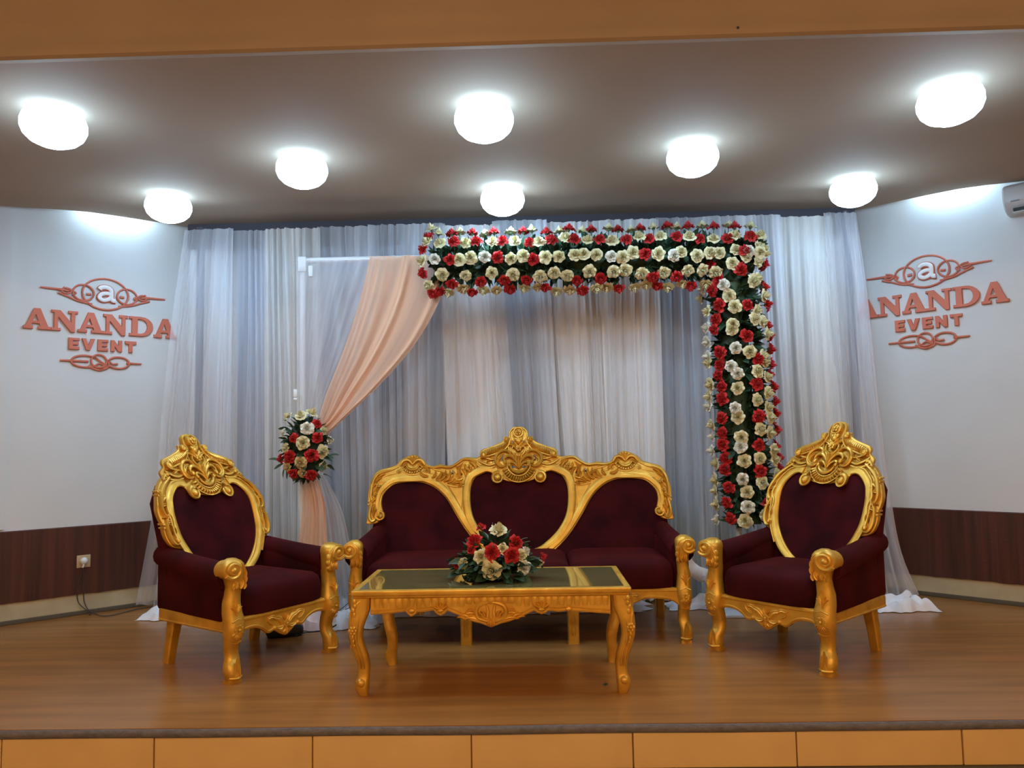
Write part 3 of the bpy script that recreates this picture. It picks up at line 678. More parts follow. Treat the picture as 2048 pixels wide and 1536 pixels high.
HEART = [(.170, .962), (.190, .990), (.235, 1.000), (.285, .984), (.322, .945), (.345, .880), (.345, .790), (.330, .705), (.300, .640), (.255, .580), (.195, .525), (.120, .478), (.0, .452)]
def heart_loop(pts, xo=0, top=.945):
    h = cr_([Vector(p) for p in pts], 5); r = [(p.x+xo, p.y) for p in h]
    return r+[(-x, z) for x, z in reversed(r[:-1])]+[(0, top)]

def band(m, pts, r, y=-.014, k=.26, n=8, sm=5): m.tube(pts, r, n, k, y=y, smooth=sm)

def front_leg(sg, hw=.33, deep=1.0):
    m = M()
    tab = [(0, .0, .028, -.006, .028), (.03, .0, .033, -.010, .034), (.05, .004, .037, -.012, .038), (.085, .003, .036, -.006, .034), (.12, -.008, .032, .010, .028), (.16, -.006, .031, .016, .028),
           (.20, -.004, .034, .006, .033), (.235, .0, .039, -.008, .040), (.275, -.001, .044, -.014, .044), (.31, -.004, .045, -.008, .043), (.35, .0, .042, .0, .040), (.40, .003, .038, .002, .036),
           (.44, -.002, .034, .002, .034), (.48, -.006, .033, .002, .035), (.51, -.003, .037, -.002, .040), (.545, .003, .046, -.006, .045), (.575, .010, .056, -.008, .046), (.60, .010, .054, -.006, .044), (.618, .008, .040, .0, .036), (.628, .006, .018, .0, .02)]
    m.post([(z, cx*sg, a, cy, b) for z, cx, a, cy, b in tab], 16, .72, 44)
    # scroll on top
    sx, sz = .026*sg, .572
    leg, m = m, M()
    m.ball((sx, -.044, sz), .018, 10, 6)
    m.tube([(sx+(x-sx)*1, z) for x, z in [(sx+sg*r*math.cos(a), sz+r*math.sin(a)) for r, a in [(.018+.026*i/30, -1.9+i/30*7.6) for i in range(31)]]], [.006, .009, .011], 7, 1, y=-.048)
    m.loft([[(sx+r_*math.cos(2*PI*a/20), y_, sz+r_*math.sin(2*PI*a/20)) for a in range(20)] for y_, r_ in ((-.046, .030), (-.044, .043), (-.036, .048), (0, .046), (.034, .048), (.040, .042))])
    for i, (a, b, c, d) in enumerate(((-.038, .50, -.030, .545), (-.040, .53, -.018, .580), (-.034, .56, -.002, .605), (-.012, .475, -.020, .525), (.012, .478, .018, .520), (-.03, .47, -.034, .505))):
        m.leaf(a*sg, b, c*sg, d, .020, .15*sg, -.040, .014)
    for dx in (-1, 0, 1): m.leaf(dx*.010*sg, .515, dx*.024*sg, .468, .018, 0, -.036, .012)
    scroll, m = m, leg
    # leaf spray, rosette, drop
    for i in range(5):
        a = (i-2)*.42; m.leaf(.004*sg, .335, .004*sg+.040*math.sin(a), .345+.055*math.cos(a), .014, .1*(i-2), -.038, .012)
    m.leaf(.004*sg, .33, .004*sg, .43, .016, 0, -.036, .012)
    rosette(m, 0, .268, .026, -.054, 7)
    for i in range(7):
        a = PI+(i-3)*.38; m.leaf(0, .262, .036*math.sin(a), .262+.042*math.cos(a), .011, 0, -.050, .010)
    m.tube([(-.03, .31), (0, .322), (.03, .31)], .004, 5, y=-.046); m.tube([(-.028, .205), (0, .196), (.028, .205)], .004, 5, y=-.03, smooth=3)
    # foot leaves
    for dx, h_ in ((-.020, .10), (0, .125), (.020, .10)): m.leaf(dx*.7, .035, dx*.5, h_, .018, dx*4, -.042, .013)
    m.tube([(-.030, -.03, .03), (0, -.052, .028), (.030, -.03, .03)], .007, 6, 1, up=(0, 0, 1), smooth=3)
    m.box(-.030, .030, -.034, .022, 0, .014)
    return m, scroll
def rear_leg(sg):
    m = M(); m.post([(0, .006*sg, .026, .045, .026), (.10, .004*sg, .028, .028, .028), (.2, 0, .032, .008, .032), (.28, 0, .034, 0, .034)], 8, .35, 8); return m
def arm(sg, hw, D):
    """upholstered arm: upright side panel with a roll on top that leans outwards"""
    m = M(); secs = []
    n = 12
    for i in range(n+1):
        t = i/n; y = .02+(D-.02)*t; zt = .600+.055*t**1.4; rr = .070-.012*t
        cx = sg*(hw+.005-.022*t); q = []
        for a in range(14):
            th = math.radians(-60+300*a/13) if False else 2*PI*a/14
            q.append((cx+sg*.0+rr*1.0*math.cos(th), y, zt-rr+rr*math.sin(th)))
        secs.append(q)
    m.loft(secs); k = len(m.v); m.box(min(sg*(hw-.052), sg*(hw+.048)), max(sg*(hw-.052), sg*(hw+.048)), .035, D, .30, .58, .022); m.warp(lambda x, y, z: (x-sg*.03*y/D, y, z), k)
    return m
def apron(x0, x1, kind):
    """carved serpentine front rail"""
    W_ = x1-x0; m = M(); bot = []
    if kind == 'chair':
        key = [(0, .225), (.06, .250), (.16, .252), (.24, .235), (.31, .205), (.38, .212), (.44, .190), (.50, .172), (.56, .190), (.62, .212), (.69, .205), (.76, .235), (.84, .252), (.94, .250), (1, .225)]
    else:
        key = [(0, .215), (.03, .250), (.10, .262), (.14, .235), (.19, .205), (.24, .240), (.34, .262), (.42, .235), (.5, .19), (.58, .235), (.66, .262), (.76, .240), (.81, .205), (.86, .235), (.90, .262), (.97, .250), (1, .215)]
    b = cr_([Vector((x0+W_*a, z)) for a, z in key], 5)
    m.plate([(x0, .315)]+[(p.x, p.y) for p in b]+[(x1, .315)], (), .030, .004, 0)
    m.tube([(p.x, p.y+.008) for p in b], .006, 6, 1, y=-.015)
    m.tube([(x0, .306), (x1, .306)], .008, 6, 1, y=-.014)
    for c in ((.5,) if kind == 'chair' else (.19, .5, .81)):
        cx = x0+W_*c; rosette(m, cx, .232, .022, -.022, 6)
        for s_ in (-1, 1):
            m.leaf(cx+s_*.02, .236, cx+s_*.085, .272, .026, s_*.2, -.016, .013); m.leaf(cx+s_*.015, .225, cx+s_*.070, .226, .022, -s_*.2, -.016, .013)
            m.leaf(cx+s_*.06, .262, cx+s_*.130, .268, .020, s_*.28, -.015, .011); m.leaf(cx+s_*.085, .245, cx+s_*.128, .284, .016, -s_*.1, -.015, .011)
            m.ball((cx+s_*.078, -.018, .222), .011, 8, 5)
            m.leaf(cx, .212, cx+s_*.024, .186, .016, 0, -.016, .012)
        m.leaf(cx, .214, cx, .176, .018, 0, -.018, .012)
        for a in range(5): m.leaf(cx, .252, cx+.03*math.sin((a-2)*.5), .252+.035*math.cos((a-2)*.5), .010, 0, -.016, .010)
    return m
def chair_back(root):
    H = [(x*.88, .452+(z-.452)*.965) for x, z in HEART]
    inner = heart_loop(H, 0, .925)
    out = [(0, .965), (.08, .97), (.13, 1.0), (.18, 1.06), (.235, 1.068), (.262, 1.035), (.300, 1.020), (.338, .985), (.362, .950), (.388, .900), (.404, .850), (.398, .800), (.386, .770), (.392, .735), (.384, .690), (.362, .655), (.325, .642), (.290, .630), (.24, .558), (.16, .495), (.08, .445), (0, .425)]
    oc = [(p.x, p.y) for p in cr_([Vector(p) for p in out], 4)]; full = oc+[(-x, z) for x, z in reversed(oc[1:-1])]
    m = M(); hs = [inner]
    for s_ in (-1, 1):
        for h in ([(.335, .845), (.352, .880), (.345, .905), (.326, .880)], [(.352, .770), (.372, .800), (.368, .815), (.346, .800)], [(.338, .690), (.352, .715), (.345, .745), (.330, .730)]):
            hs.append([(s_*a, b) for a, b in h])
    m.plate(full, hs, .042, .006, .008)
    for s_ in (-1, 1):
        S = lambda L_: [(s_*a, b) for a, b in L_]
        hm = [(a+(.021 if b < .95 else .0)*(1 if b > .5 else .6), b+(.020 if b > .93 else 0)-(.010 if b < .6 else 0)) for a, b in H]
        band(m, S(hm[1:-1]), [.021, .027, .026, .025, .024, .022, .018, .014], -.016)
        band(m, S([(x+.022, z+(.012 if z > .9 else 0)) for x, z in hm[2:-3]]), .006, -.020, 1, 6)
        m.ball((s_*.128, -.022, .940), .025, 12, 7, (1, .8, 1))
        m.tube([(s_*(.128+.032*math.cos(a)), .940+.032*math.sin(a)) for a in [1.9-i*.32 for i in range(18)]], [.013, .010, .007], 7, 1, y=-.024)
        # side openwork: S scrolls and leaves down to a curl
        m.tube(S([(.255, 1.035), (.300, 1.005), (.345, .965), (.375, .905), (.385, .860), (.372, .825), (.352, .822)]), [.008, .011, .013, .010, .007], 7, 1, y=-.018, smooth=4)
        m.tube(S([(.350, .820), (.372, .790), (.380, .745), (.375, .700), (.355, .668), (.330, .668), (.322, .688), (.336, .698)]), [.007, .011, .014, .012, .009, .007], 7, 1, y=-.018, smooth=4)
        m.ball((s_*.335, -.024, .684), .013, 8, 6)
        m.tube(S([(.325, .905), (.345, .880), (.350, .850), (.330, .812), (.332, .770), (.345, .740)]), [.006, .010, .009, .006], 6, 1, y=-.018, smooth=4)
        for a, b, c, d, w_ in ((.335, .960, .372, .930, .028), (.330, .930, .368, .892, .026), (.345, .880, .388, .868, .022), (.340, .805, .392, .812, .020), (.340, .790, .386, .765, .022), (.335, .745, .366, .775, .018), (.300, .990, .335, .975, .024), (.332, .720, .345, .765, .016), (.27, 1.012, .312, 1.012, .022)):
            m.leaf(s_*a, b, s_*c, d, w_, s_*.18, -.016, .014)
        m.tube(S([(.258, 1.055), (.285, 1.045), (.305, 1.022)]), .009, 6, 1, y=-.014, smooth=3); m.ball((s_*.262, -.012, 1.052), .016, 8, 6)
        # carved steps on the outer edge
        for z_, x_ in ((.955, .366), (.935, .372), (.775, .392), (.755, .392)):
            m.box(s_*x_-.010, s_*x_+.010, -.020, .034, z_-.006, z_+.006, .003)
    m.warp(RAKE_C); fr = m.build('back_frame', 'gold', root)
    m = M(); crest(m, 1.285, .95); m.warp(RAKE_C); m.build('crest', 'gold', fr)
    hb = [(x*1.05, z+(.01 if z > .6 else -.01)) for x, z in inner]
    m = M().plate(hb, (), .050, .022, .022); m.warp(RAKE_C); m.build('back_cushion', 'velvet', root)
    q = [(x*.955, .43+(z-.425)*.80) for x, z in full]
    m = M().plate([(x, z) for x, z in [(-.37, .32), (.37, .32), (.385, .60), (.372, .88), (.30, .97), (.2, 1.0), (-.2, 1.0), (-.30, .97), (-.372, .88), (-.385, .60)]], (), .060, .020, .062); m.warp(RAKE_C); m.build('back_padding', 'velvet', root)
def sofa_back(root):
    inner = heart_loop(HEART, 0, .925)
    out = [(0, .975), (.09, .98), (.15, 1.01), (.20, 1.075), (.27, 1.10), (.305, 1.088), (.385, 1.093), (.444, 1.055), (.504, 1.032), (.560, 1.048), (.613, 1.036), (.655, 1.048), (.700, 1.090), (.745, 1.118), (.790, 1.108), (.836, 1.085), (.870, 1.050), (.930, 1.030), (.985, 1.015), (1.020, .975), (1.042, .900), (1.046, .830), (1.036, .760), (1.042, .690), (1.040, .665), (.985, .668), (.955, .690), (.940, .720)]
    side = [(.950, .745), (.962, .800), (.950, .858), (.905, .908), (.855, .932), (.750, .940), (.660, .928), (.575, .885), (.500, .812), (.430, .700), (.365, .605), (.300, .530), (.220, .462), (.12, .420), (0, .405)]
    oc = [(p.x, p.y) for p in cr_([Vector(p) for p in out], 4)]+[(p.x, p.y) for p in cr_([Vector(p) for p in side], 4)]
    full = oc+[(-x, z) for x, z in reversed(oc[1:-1])]
    hs = [inner]
    for s_ in (-1, 1):
        for h in ([(.425, 1.005), (.440, 1.035), (.425, 1.045), (.412, 1.02)], [(.455, .975), (.478, .985), (.472, 1.012), (.458, 1.0)], [(.405, .960), (.420, .985), (.408, .998), (.395, .980)]):
            hs.append([(s_*a, b) for a, b in h])
    m = M().plate(full, hs, .044, .006, .008)
    for s_ in (-1, 1):
        S = lambda L_: [(s_*a, b) for a, b in L_]
        hm = [(a+(.023 if b < .96 else .0)*(1 if b > .5 else .6), b+(.020 if b > .93 else 0)-(.010 if b < .6 else 0)) for a, b in HEART]
        band(m, S(hm[1:-1]), [.022, .030, .030, .028, .026, .024, .020, .016], -.016)
        m.ball((s_*.150, -.024, .958), .027, 12, 7, (1, .8, 1))
        m.tube([(s_*(.150+.035*math.cos(a)), .958+.035*math.sin(a)) for a in [1.9-i*.32 for i in range(18)]], [.014, .010, .007], 7, 1, y=-.026)
        # moulding of the side opening
        sd = [(.958, .700), (.974, .745), (.985, .800), (.972, .868), (.922, .928), (.862, .956), (.750, .966), (.650, .952), (.562, .908), (.484, .832), (.412, .720), (.345, .622), (.275, .540), (.20, .478)]
        band(m, S(sd), [.012, .014, .022, .024, .025, .026, .025, .024, .020], -.014)
        m.ball((s_*.950, -.020, .712), .020, 10, 6); m.tube([(s_*(.956+.026*math.cos(a)), .716+.026*math.sin(a)) for a in [-.3-i*.35 for i in range(14)]], [.010, .008, .006], 6, 1, y=-.024)
        # V shaped web edge lines
        m.tube(S([(.392, .905), (.396, .82), (.402, .742)]), .004, 5, 1, y=-.014); m.tube(S([(.50, .905), (.45, .83), (.402, .742)]), .004, 5, 1, y=-.014)
        m.tube(S([(.385, .905), (.44, .898), (.505, .912)]), .007, 6, 1, y=-.014, smooth=3)
        # acanthus between crest and side crest
        m.tube(S([(.300, 1.070), (.345, 1.085), (.395, 1.088), (.440, 1.058), (.490, 1.035), (.55, 1.04), (.61, 1.035), (.66, 1.05), (.70, 1.085)]), [.008, .010, .010, .008], 7, 1, y=-.016, smooth=5)
        for a, b, c, d, w_, bd in ((.300, 1.02, .355, 1.068, .034, .2), (.330, 1.01, .385, 1.055, .030, -.2), (.350, .990, .372, 1.045, .026, .2), (.375, .97, .408, 1.02, .024, .2), (.405, .955, .395, 1.06, .022, -.25), (.430, .950, .450, 1.04, .022, .2),
                                   (.475, .925, .440, .99, .026, .25), (.505, .925, .462, 1.01, .028, .25), (.530, .935, .490, 1.015, .028, .22), (.555, .945, .520, 1.015, .026, .2), (.585, .950, .550, 1.01, .024, .2), (.615, .960, .590, 1.012, .022, .2),
                                   (.640, .975, .700, 1.01, .024, -.2), (.630, .995, .690, 1.04, .022, .2), (.415, .93, .470, .915, .028, .1), (.400, .945, .452, .935, .024, .1), (.50, .965, .560, .990, .02, .2), (.395, .92, .43, .90, .022, .0)):
            m.leaf(s_*a, b, s_*c, d, w_, s_*bd, -.016, .015)
        rosette(m, s_*.352, 1.035, .022, -.022, 5); m.tube(S([(.395, .955), (.425, .945), (.45, .96), (.447, .985)]), .008, 6, 1, y=-.018, smooth=3)
        # side crest: shell over crescent, small rosettes
        cx = .752
        for i in range(7):
            a = (i-3)*.36; m.leaf(s_*cx, 1.062, s_*(cx+.062*math.sin(a)), 1.062+.060*math.cos(a), .020, 0, -.014, .012)
        for q in (-1, 1):
            m.tube(S([(cx, 1.058), (cx+q*.03, 1.088), (cx+q*.065, 1.085), (cx+q*.085, 1.055)]), [.007, .010, .009], 6, 1, y=-.020, smooth=3)
            m.leaf(s_*(cx+q*.04), 1.062, s_*(cx+q*.075), 1.04, .022, 0, -.018, .013); rosette(m, s_*(cx+q*.095), 1.012, .018, -.018, 6)
            m.tube(S([(cx+q*.10, 1.045), (cx+q*.15, 1.022), (cx+q*.19, 1.012), (cx+q*.22, 1.002)]), [.006, .009, .005], 6, 1, y=-.014, smooth=3)
            m.tube(S([(cx+q*.11, .998), (cx+q*.16, .990), (cx+q*.20, .975)]), [.005, .008, .004], 6, 1, y=-.014, smooth=3)
        ar = lambda r, a0, a1, n=14: S([(cx+r*1.25*math.cos(math.radians(a0+(a1-a0)*i/n)), 1.058+r*math.sin(math.radians(a0+(a1-a0)*i/n))) for i in range(n+1)])
        m.tube(ar(.036, 190, 350), [.006, .011, .006], 7, 1, y=-.020); m.tube(ar(.074, 200, 340), [.004, .007, .004], 6, 1, y=-.016)
        for i in range(11):
            a = math.radians(200+140*i/10); m.ball((s_*(cx+.057*1.25*math.cos(a)), -.018, 1.058+.057*math.sin(a)), .0095, 6, 5)
        # outer end: carved scrolls running down
        m.tube(S([(.905, 1.022), (.960, 1.012), (1.000, .985), (1.024, .930), (1.030, .860), (1.022, .820)]), [.007, .010, .012, .008], 7, 1, y=-.016, smooth=4)
        m.tube(S([(1.018, .800), (1.028, .760), (1.030, .710), (1.012, .680), (.988, .690), (.985, .712)]), [.007, .012, .011, .007], 7, 1, y=-.016, smooth=4)
        for a, b, c, d, w_ in ((.94, 1.0, .985, .965, .026), (.965, .975, 1.005, .935, .026), (.99, .935, 1.018, .90, .022), (1.0, .89, 1.0, .84, .020), (.995, .83, 1.022, .79, .022), (1.0, .79, 1.004, .73, .022), (.985, .76, 1.0, .70, .018), (.985, .90, .995, .86, .018)):
            m.leaf(s_*a, b, s_*c, d, w_, s_*.15, -.016, .014)
        rosette(m, s_*.985, .920, .018, -.022, 5); rosette(m, s_*1.0, .862, .014, -.022, 5)
        for z_ in (.812, .790): m.box(s_*1.040-.009, s_*1.040+.009, -.018, .032, z_-.006, z_+.006, .003)
    m.warp(RAKE); fr = m.build('back_frame', 'gold', root)
    m = M(); crest(m, 1.308, 1.0); m.warp(RAKE); m.build('crest', 'gold', fr)
    m = M().plate([(x*1.05, z+(.01 if z > .6 else -.01)) for x, z in inner], (), .055, .024, .024); m.warp(RAKE); m.build('back_cushion', 'velvet', root)
    for s_ in (-1, 1):
        pl = cr_([Vector(p) for p in [(.12, .44), (.38, .60), (.46, .72), (.52, .82), (.60, .90), (.68, .945), (.76, .958), (.86, .950), (.92, .920), (.97, .860), (.985, .80), (.975, .72), (.99, .60), (.99, .44)]], 4)
        m = M().plate([(s_*p.x, p.y) for p in pl], (), .060, .026, .026); m.warp(RAKE); m.build('back_cushion', 'velvet', root)
    m = M().plate([(-.98, .32), (.98, .32), (1.0, .62), (.98, .9), (.8, .96), (.3, .98), (-.3, .98), (-.8, .96), (-.98, .9), (-1.0, .62)], (), .05, .018, .07); m.warp(RAKE); m.build('back_padding', 'velvet', root)

def seating(name, loc, rz, kind, **kw):
    root = empty(name, loc, rz, **kw); hw = .33 if kind == 'chair' else .985; D = .66
    for s_ in (-1, 1):
        lg, sc_ = front_leg(s_); o = lg.build('front_leg', 'gold', root); o.location = (s_*hw, 0, 0); sc_.build('scroll', 'gold', o); o.scale = (1.14, 1.10, 1) if kind == 'chair' else (1, 1, 1)
        o = rear_leg(s_).build('rear_leg', 'gold', root); o.location = (s_*(hw-.05), .58, 0)
        arm(s_, hw, D).build('arm_rest', 'velvet', root)
        m = M().box(s_*hw-.026, s_*hw+.026, .02, .62, .245, .312, .006); m.tube([(s_*(hw+.027), .03, .256), (s_*(hw+.027), .61, .256)], .006, 6, 1, up=(0, 0, 1))
        m.build('side_rail', 'gold', root)
    o = apron(-hw+.03, hw-.03, kind).build('apron', 'gold', root); o.location = (0, -.005, 0)
    M().box(-hw+.05, hw-.05, .585, .615, .245, .312, .004).build('rear_rail', 'gold', root)
    def cushion(a, b):
        m = M(); n = 16; k = 12; bx = (b-a)/2; cx = (a+b)/2
        secs = []
        for zz, ins in ((.312, .012), (.325, .0), (.38, -.004), (.425, .0), (.452, .008), (.470, .028), (.480, .07), (.487, .14)):
            q = []
            for i in range(40):
                th = 2*PI*(i+.5)/40; c_, s2 = math.cos(th), math.sin(th); e_ = .22
                px_ = cx+(bx-ins)*math.copysign(abs(c_)**e_, c_); py_ = .305+(.335-ins)*math.copysign(abs(s2)**e_, s2)
                q.append((px_, py_, zz))
            secs.append(q)
        m.loft(secs); return m
    if kind == 'chair': cushion(-hw+.052, hw-.052).build('seat_cushion', 'velvet', root)
    else:
        w3 = (hw-.052)*2/3
        for i in range(3): cushion(-hw+.052+w3*i+.001, -hw+.052+w3*(i+1)-.001).build('seat_cushion', 'velvet', root)
        for x in (-.32, .32):
            m = M().post([(0, x, .036, .0, .028), (.06, x, .034, 0, .028), (.16, x, .036, .0, .030), (.27, x, .040, 0, .032)], 10, .4, 8)
            m.leaf(x, .05, x, .12, .03, 0, -.026, .012); m.leaf(x, .17, x-.012, .11, .02, 0, -.026, .01); m.leaf(x, .17, x+.012, .11, .02, 0, -.026, .01)
            m.build('front_leg', 'gold', root)
            m = rear_leg(0); o = m.build('rear_leg', 'gold', root); o.location = (x*1.1, .58, 0)
    (chair_back if kind == 'chair' else sofa_back)(root)
    return root
seating('sofa', (-.085, 4.585, 0), 0, 'sofa', label='long gilt carved three-seat sofa with heart-shaped middle back and dark maroon velvet', cat='sofa')
seating('armchair', (-1.383, 4.20, 0), math.radians(57.65), 'chair', label='gilt carved armchair with maroon velvet left of the sofa, turned to the right', cat='armchair', group='gilt armchairs flanking the sofa')
seating('armchair', (1.267, 4.171, 0), math.radians(-48.4), 'chair', label='gilt carved armchair with maroon velvet right of the sofa, turned to the left', cat='armchair', group='gilt armchairs flanking the sofa')

# ------------------------------------------------------------------ coffee table
TX, TY = -.205, 3.66
tb = empty('coffee_table', (TX, TY, 0), label='long low gilt coffee table with glass top and cabriole legs', cat='table')
HW, TD = .675, .63
m = M()
for (a, b, c, d) in ((-HW, HW, 0, .045), (-HW, HW, TD-.03, TD), (-HW, -HW+.032, .045, TD-.03), (HW-.032, HW, .045, TD-.03)): m.box(a, b, c, d, .474, .499, .006)
m.box(-HW+.012, HW-.012, .012, TD-.012, .462, .478, .004); m.build('top_frame', 'gold', tb)
M().box(-HW+.033, HW-.033, .046, TD-.031, .486, .4985).build('glass_panel', 'glass_top', tb, False)
def table_leg(sx, sy):
    tab = [(0, 0, .022), (.02, -.004, .028), (.045, -.007, .033), (.065, -.007, .034), (.085, .0, .028), (.11, .002, .027), (.145, .002, .029), (.19, -.008, .032), (.235, -.022, .031), (.28, -.032, .032), (.325, -.031, .036), (.36, -.024, .041), (.40, -.014, .046), (.463, -.010, .046)]
    m = M(); m.post([(z, -sx*c*-1 if False else sx*(-c), h, sy*(-c)*.8, h*.92) for z, c, h in tab], 14, .62, 40)
    k = len(m.v)
    fx = sx*.030
    m.ball((sx*.008, sy*.018, .062), .027, 12, 8, (1, 1, .85))
    for d in (-1, 1): m.tube([(sx*.022+d*.018, sy*.035, .46), (sx*.03+d*.020, sy*.050, .38), (sx*.032+d*.012, sy*.058, .32), (sx*.030+d*.008, sy*.055, .26), (sx*.012+d*.008, sy*.038, .20), (d*.008, sy*.028, .13)], .005, 5, 1, smooth=3)
    rx = sx*.040
    for i in range(6):
        a = i*PI/3; m.ball((rx+math.cos(a)*.014, sy*.058, .315+math.sin(a)*.014), .010, 7, 5)
    m.ball((rx, sy*.066, .315), .009, 7, 5)
    for i in range(3): m.ball((rx-sx*.004*i, sy*.057, .285-.02*i), .010-.002*i, 7, 5, (.8, .8, 1.4))
    for i in range(4): m.ball((sx*.034+sx*.004*math.sin(i*2), sy*.052, .39+.02*i), .011, 7, 5, (1, .8, 1.3))
    m.tube([(sx*.0, sy*.044, .46), (sx*.03, sy*.05, .43), (sx*.052, sy*.050, .40), (sx*.05, sy*.055, .37)], .006, 5, smooth=3)
    return m
for sx, sy, x, y in ((-1, -1, -.622, .045), (1, -1, .622, .045), (-1, 1, -.575, TD-.09), (1, 1, .628, TD-.09)):
    o = table_leg(sx, sy).build('leg', 'gold', tb); o.location = (x, y, 0)
bp_ = [(165, 1035), (250, 1030), (320, 1022), (345, 1018), (357, 1034), (375, 1045), (393, 1034), (402, 1020), (440, 1020), (490, 1012), (505, 1030), (525, 1040), (545, 1030), (560, 1014), (600, 1030), (650, 1052), (700, 1072), (735, 1080), (760, 1090), (788, 1100), (815, 1090), (840, 1080), (880, 1070), (930, 1052), (975, 1032), (1010, 1014), (1030, 1026), (1050, 1032), (1070, 1026), (1085, 1014), (1140, 1020), (1190, 1014), (1300, 1022), (1405, 1030)]
ap = [(ony(680+a/2.604, 830+b/2.604, 3.70).x-TX, ony(680+a/2.604, 830+b/2.604, 3.70).z) for a, b in bp_]
cxt = (ap[19][0])
m = M(); zt_ = .466
hl = []
for s_ in (-1, 1): hl.append([(cxt+s_*a, b) for a, b in ((.022, .375), (.035, .395), (.052, .390), (.058, .372), (.045, .358), (.030, .360))])
for s_ in (-1, 1): hl.append([(cxt+s_*a, b) for a, b in ((.075, .372), (.100, .378), (.118, .370), (.095, .362))])
m.plate([(ap[0][0], zt_)]+ap+[(ap[-1][0], zt_)], hl, .024, .003, 0)
m.tube([(x, z+.007) for x, z in ap], .005, 6, 1, y=-.013); m.tube([(x, z+.017) for x, z in ap if abs(x-cxt) > .12 and x < cxt], .003, 5, 1, y=-.012); m.tube([(x, z+.017) for x, z in ap if abs(x-cxt) > .12 and x > cxt], .003, 5, 1, y=-.012)
n = 33
for i in range(n):
    x = -.57+1.14*(i+.5)/n; lo = .412 if abs(x-cxt) > .12 else .425
    bend = .006*math.sin(i*.9)
    m.tube([(x, -.010, .458), (x+bend*.6, -.013, .44), (x+bend, -.010, lo)], [.0168, .0168, .0145], 8, .34, smooth=2)
for s_ in (-1, 1):
    Q = lambda L_: [(cxt+s_*a, b) for a, b in L_]
    m.tube(Q([(.008, .432), (.030, .430), (.060, .418), (.072, .392), (.062, .360), (.035, .350), (.018, .345)]), [.005, .010, .011, .009, .006], 7, 1, y=-.016, smooth=4)
    m.tube(Q([(.020, .420), (.014, .390), (.016, .360), (.006, .335)]), [.006, .008, .006], 6, 1, y=-.016, smooth=3)
    for a, b, c, d, w_ in ((.030, .365, .050, .395, .014), (.036, .355, .062, .385, .014), (.06, .350, .110, .372, .022), (.05, .345, .135, .352, .022), (.10, .360, .150, .374, .020), (.085, .385, .130, .372, .020), (.12, .352, .165, .362, .014), (.09, .398, .115, .388, .016)):
        m.leaf(cxt+s_*a, b, cxt+s_*c, d, w_, s_*.2, -.014, .011)
    for i in range(4): m.leaf(cxt+s_*.004, .352, cxt+s_*(.010+.014*i), .318+.007*i*i*.8, .016, 0, -.014, .012)
m.leaf(cxt, .355, cxt, .314, .016, 0, -.016, .012)
for cx in (ap[5][0], ap[11][0], ap[27][0], ap[31][0]):
    z0 = .402
    m.ball((cx, -.016, z0-.005), .015, 8, 5, (1.2, .6, .8))
for cx in (ap[11][0], ap[27][0]):
    for i in range(5):
        a = (i-2)*.55; m.leaf(cx, .405, cx+.042*math.sin(a), .405+.034*math.cos(a), .015, 0, -.020, .010)
o = m.build('apron', 'gold', tb); o.location = (0, .04, 0)
M().box(-.56, .56, TD-.10, TD-.078, .40, .466, .003).build('rear_apron', 'gold', tb)
for s_ in (-1, 1): M().box(s_*.622-.011, s_*.622+.011, .08, TD-.12, .40, .466, .003).build('side_apron', 'gold', tb)

# centrepiece
cp = empty('table_bouquet', (-.195, 3.95, .4985), label='low dome of red and cream roses with green leaves on the glass table', cat='bouquet')
M().ball((0, 0, .07), 1, 14, 8, (.13, .11, .065)).build('moss_core', 'leaf_dark', cp)
L_ = [(740, 235, 170, 'r'), (615, 470, 260, 'r'), (560, 620, 150, 'r'), (920, 670, 265, 'r'), (1270, 720, 265, 'r'), (1340, 500, 250, 'r'), (310, 860, 190, 'r'), (1820, 740, 150, 'r'), (1040, 280, 280, 'c'), (1110, 600, 170, 'c'), (730, 740, 230, 'c'), (910, 970, 300, 'c'), (1490, 930, 240, 'w'), (1440, 720, 200, 'c'), (410, 870, 190, 'c'), (1770, 850, 150, 'c'), (1530, 640, 150, 'w')]
bouquet(cp, (0, 0, .05), (.20, .13, .21), [(880+x/8.9, 1030+y/8.9, r*.0026*.5/8.9*1.2, k) for x, y, r, k in L_], 190, 1.0, 'dome')
for _ in range(76):
    a = random.uniform(0, 2*PI); put_leaf((.16*math.cos(a), .10*math.sin(a), random.uniform(.015, .10)), (math.cos(a), math.sin(a), random.uniform(-.15, .35)), random.uniform(.07, .10), cp)
m = M()
for px, py in ((905, 1135), (955, 1050), (985, 1045), (1000, 1048), (1055, 1075), (1060, 1082), (1085, 1130), (905, 1120)):
    P = ony(px, py, 3.93)-Vector(cp.location); m.tube([(P.x*.4, P.y*.4, max(.06, P.z*.7)), (P.x*.8, P.y, P.z*.95), (P.x, P.y-.01, P.z)], .0016, 4, 1, smooth=3)
m.build('twigs', 'stem_green', cp)['kind'] = 'stuff'
m = M(); loose_leaf(m, (0, 0, .006), (1, .2, .05), .03); loose_leaf(m, (.02, .01, .005), (-.4, 1, .1), .025)
P = onz(1205, 1372); o = m.build('fallen_leaf', 'leaf_green'); o.location = P; tag(o, 'small green leaf scrap on the floor beside the right table foot', 'leaf')

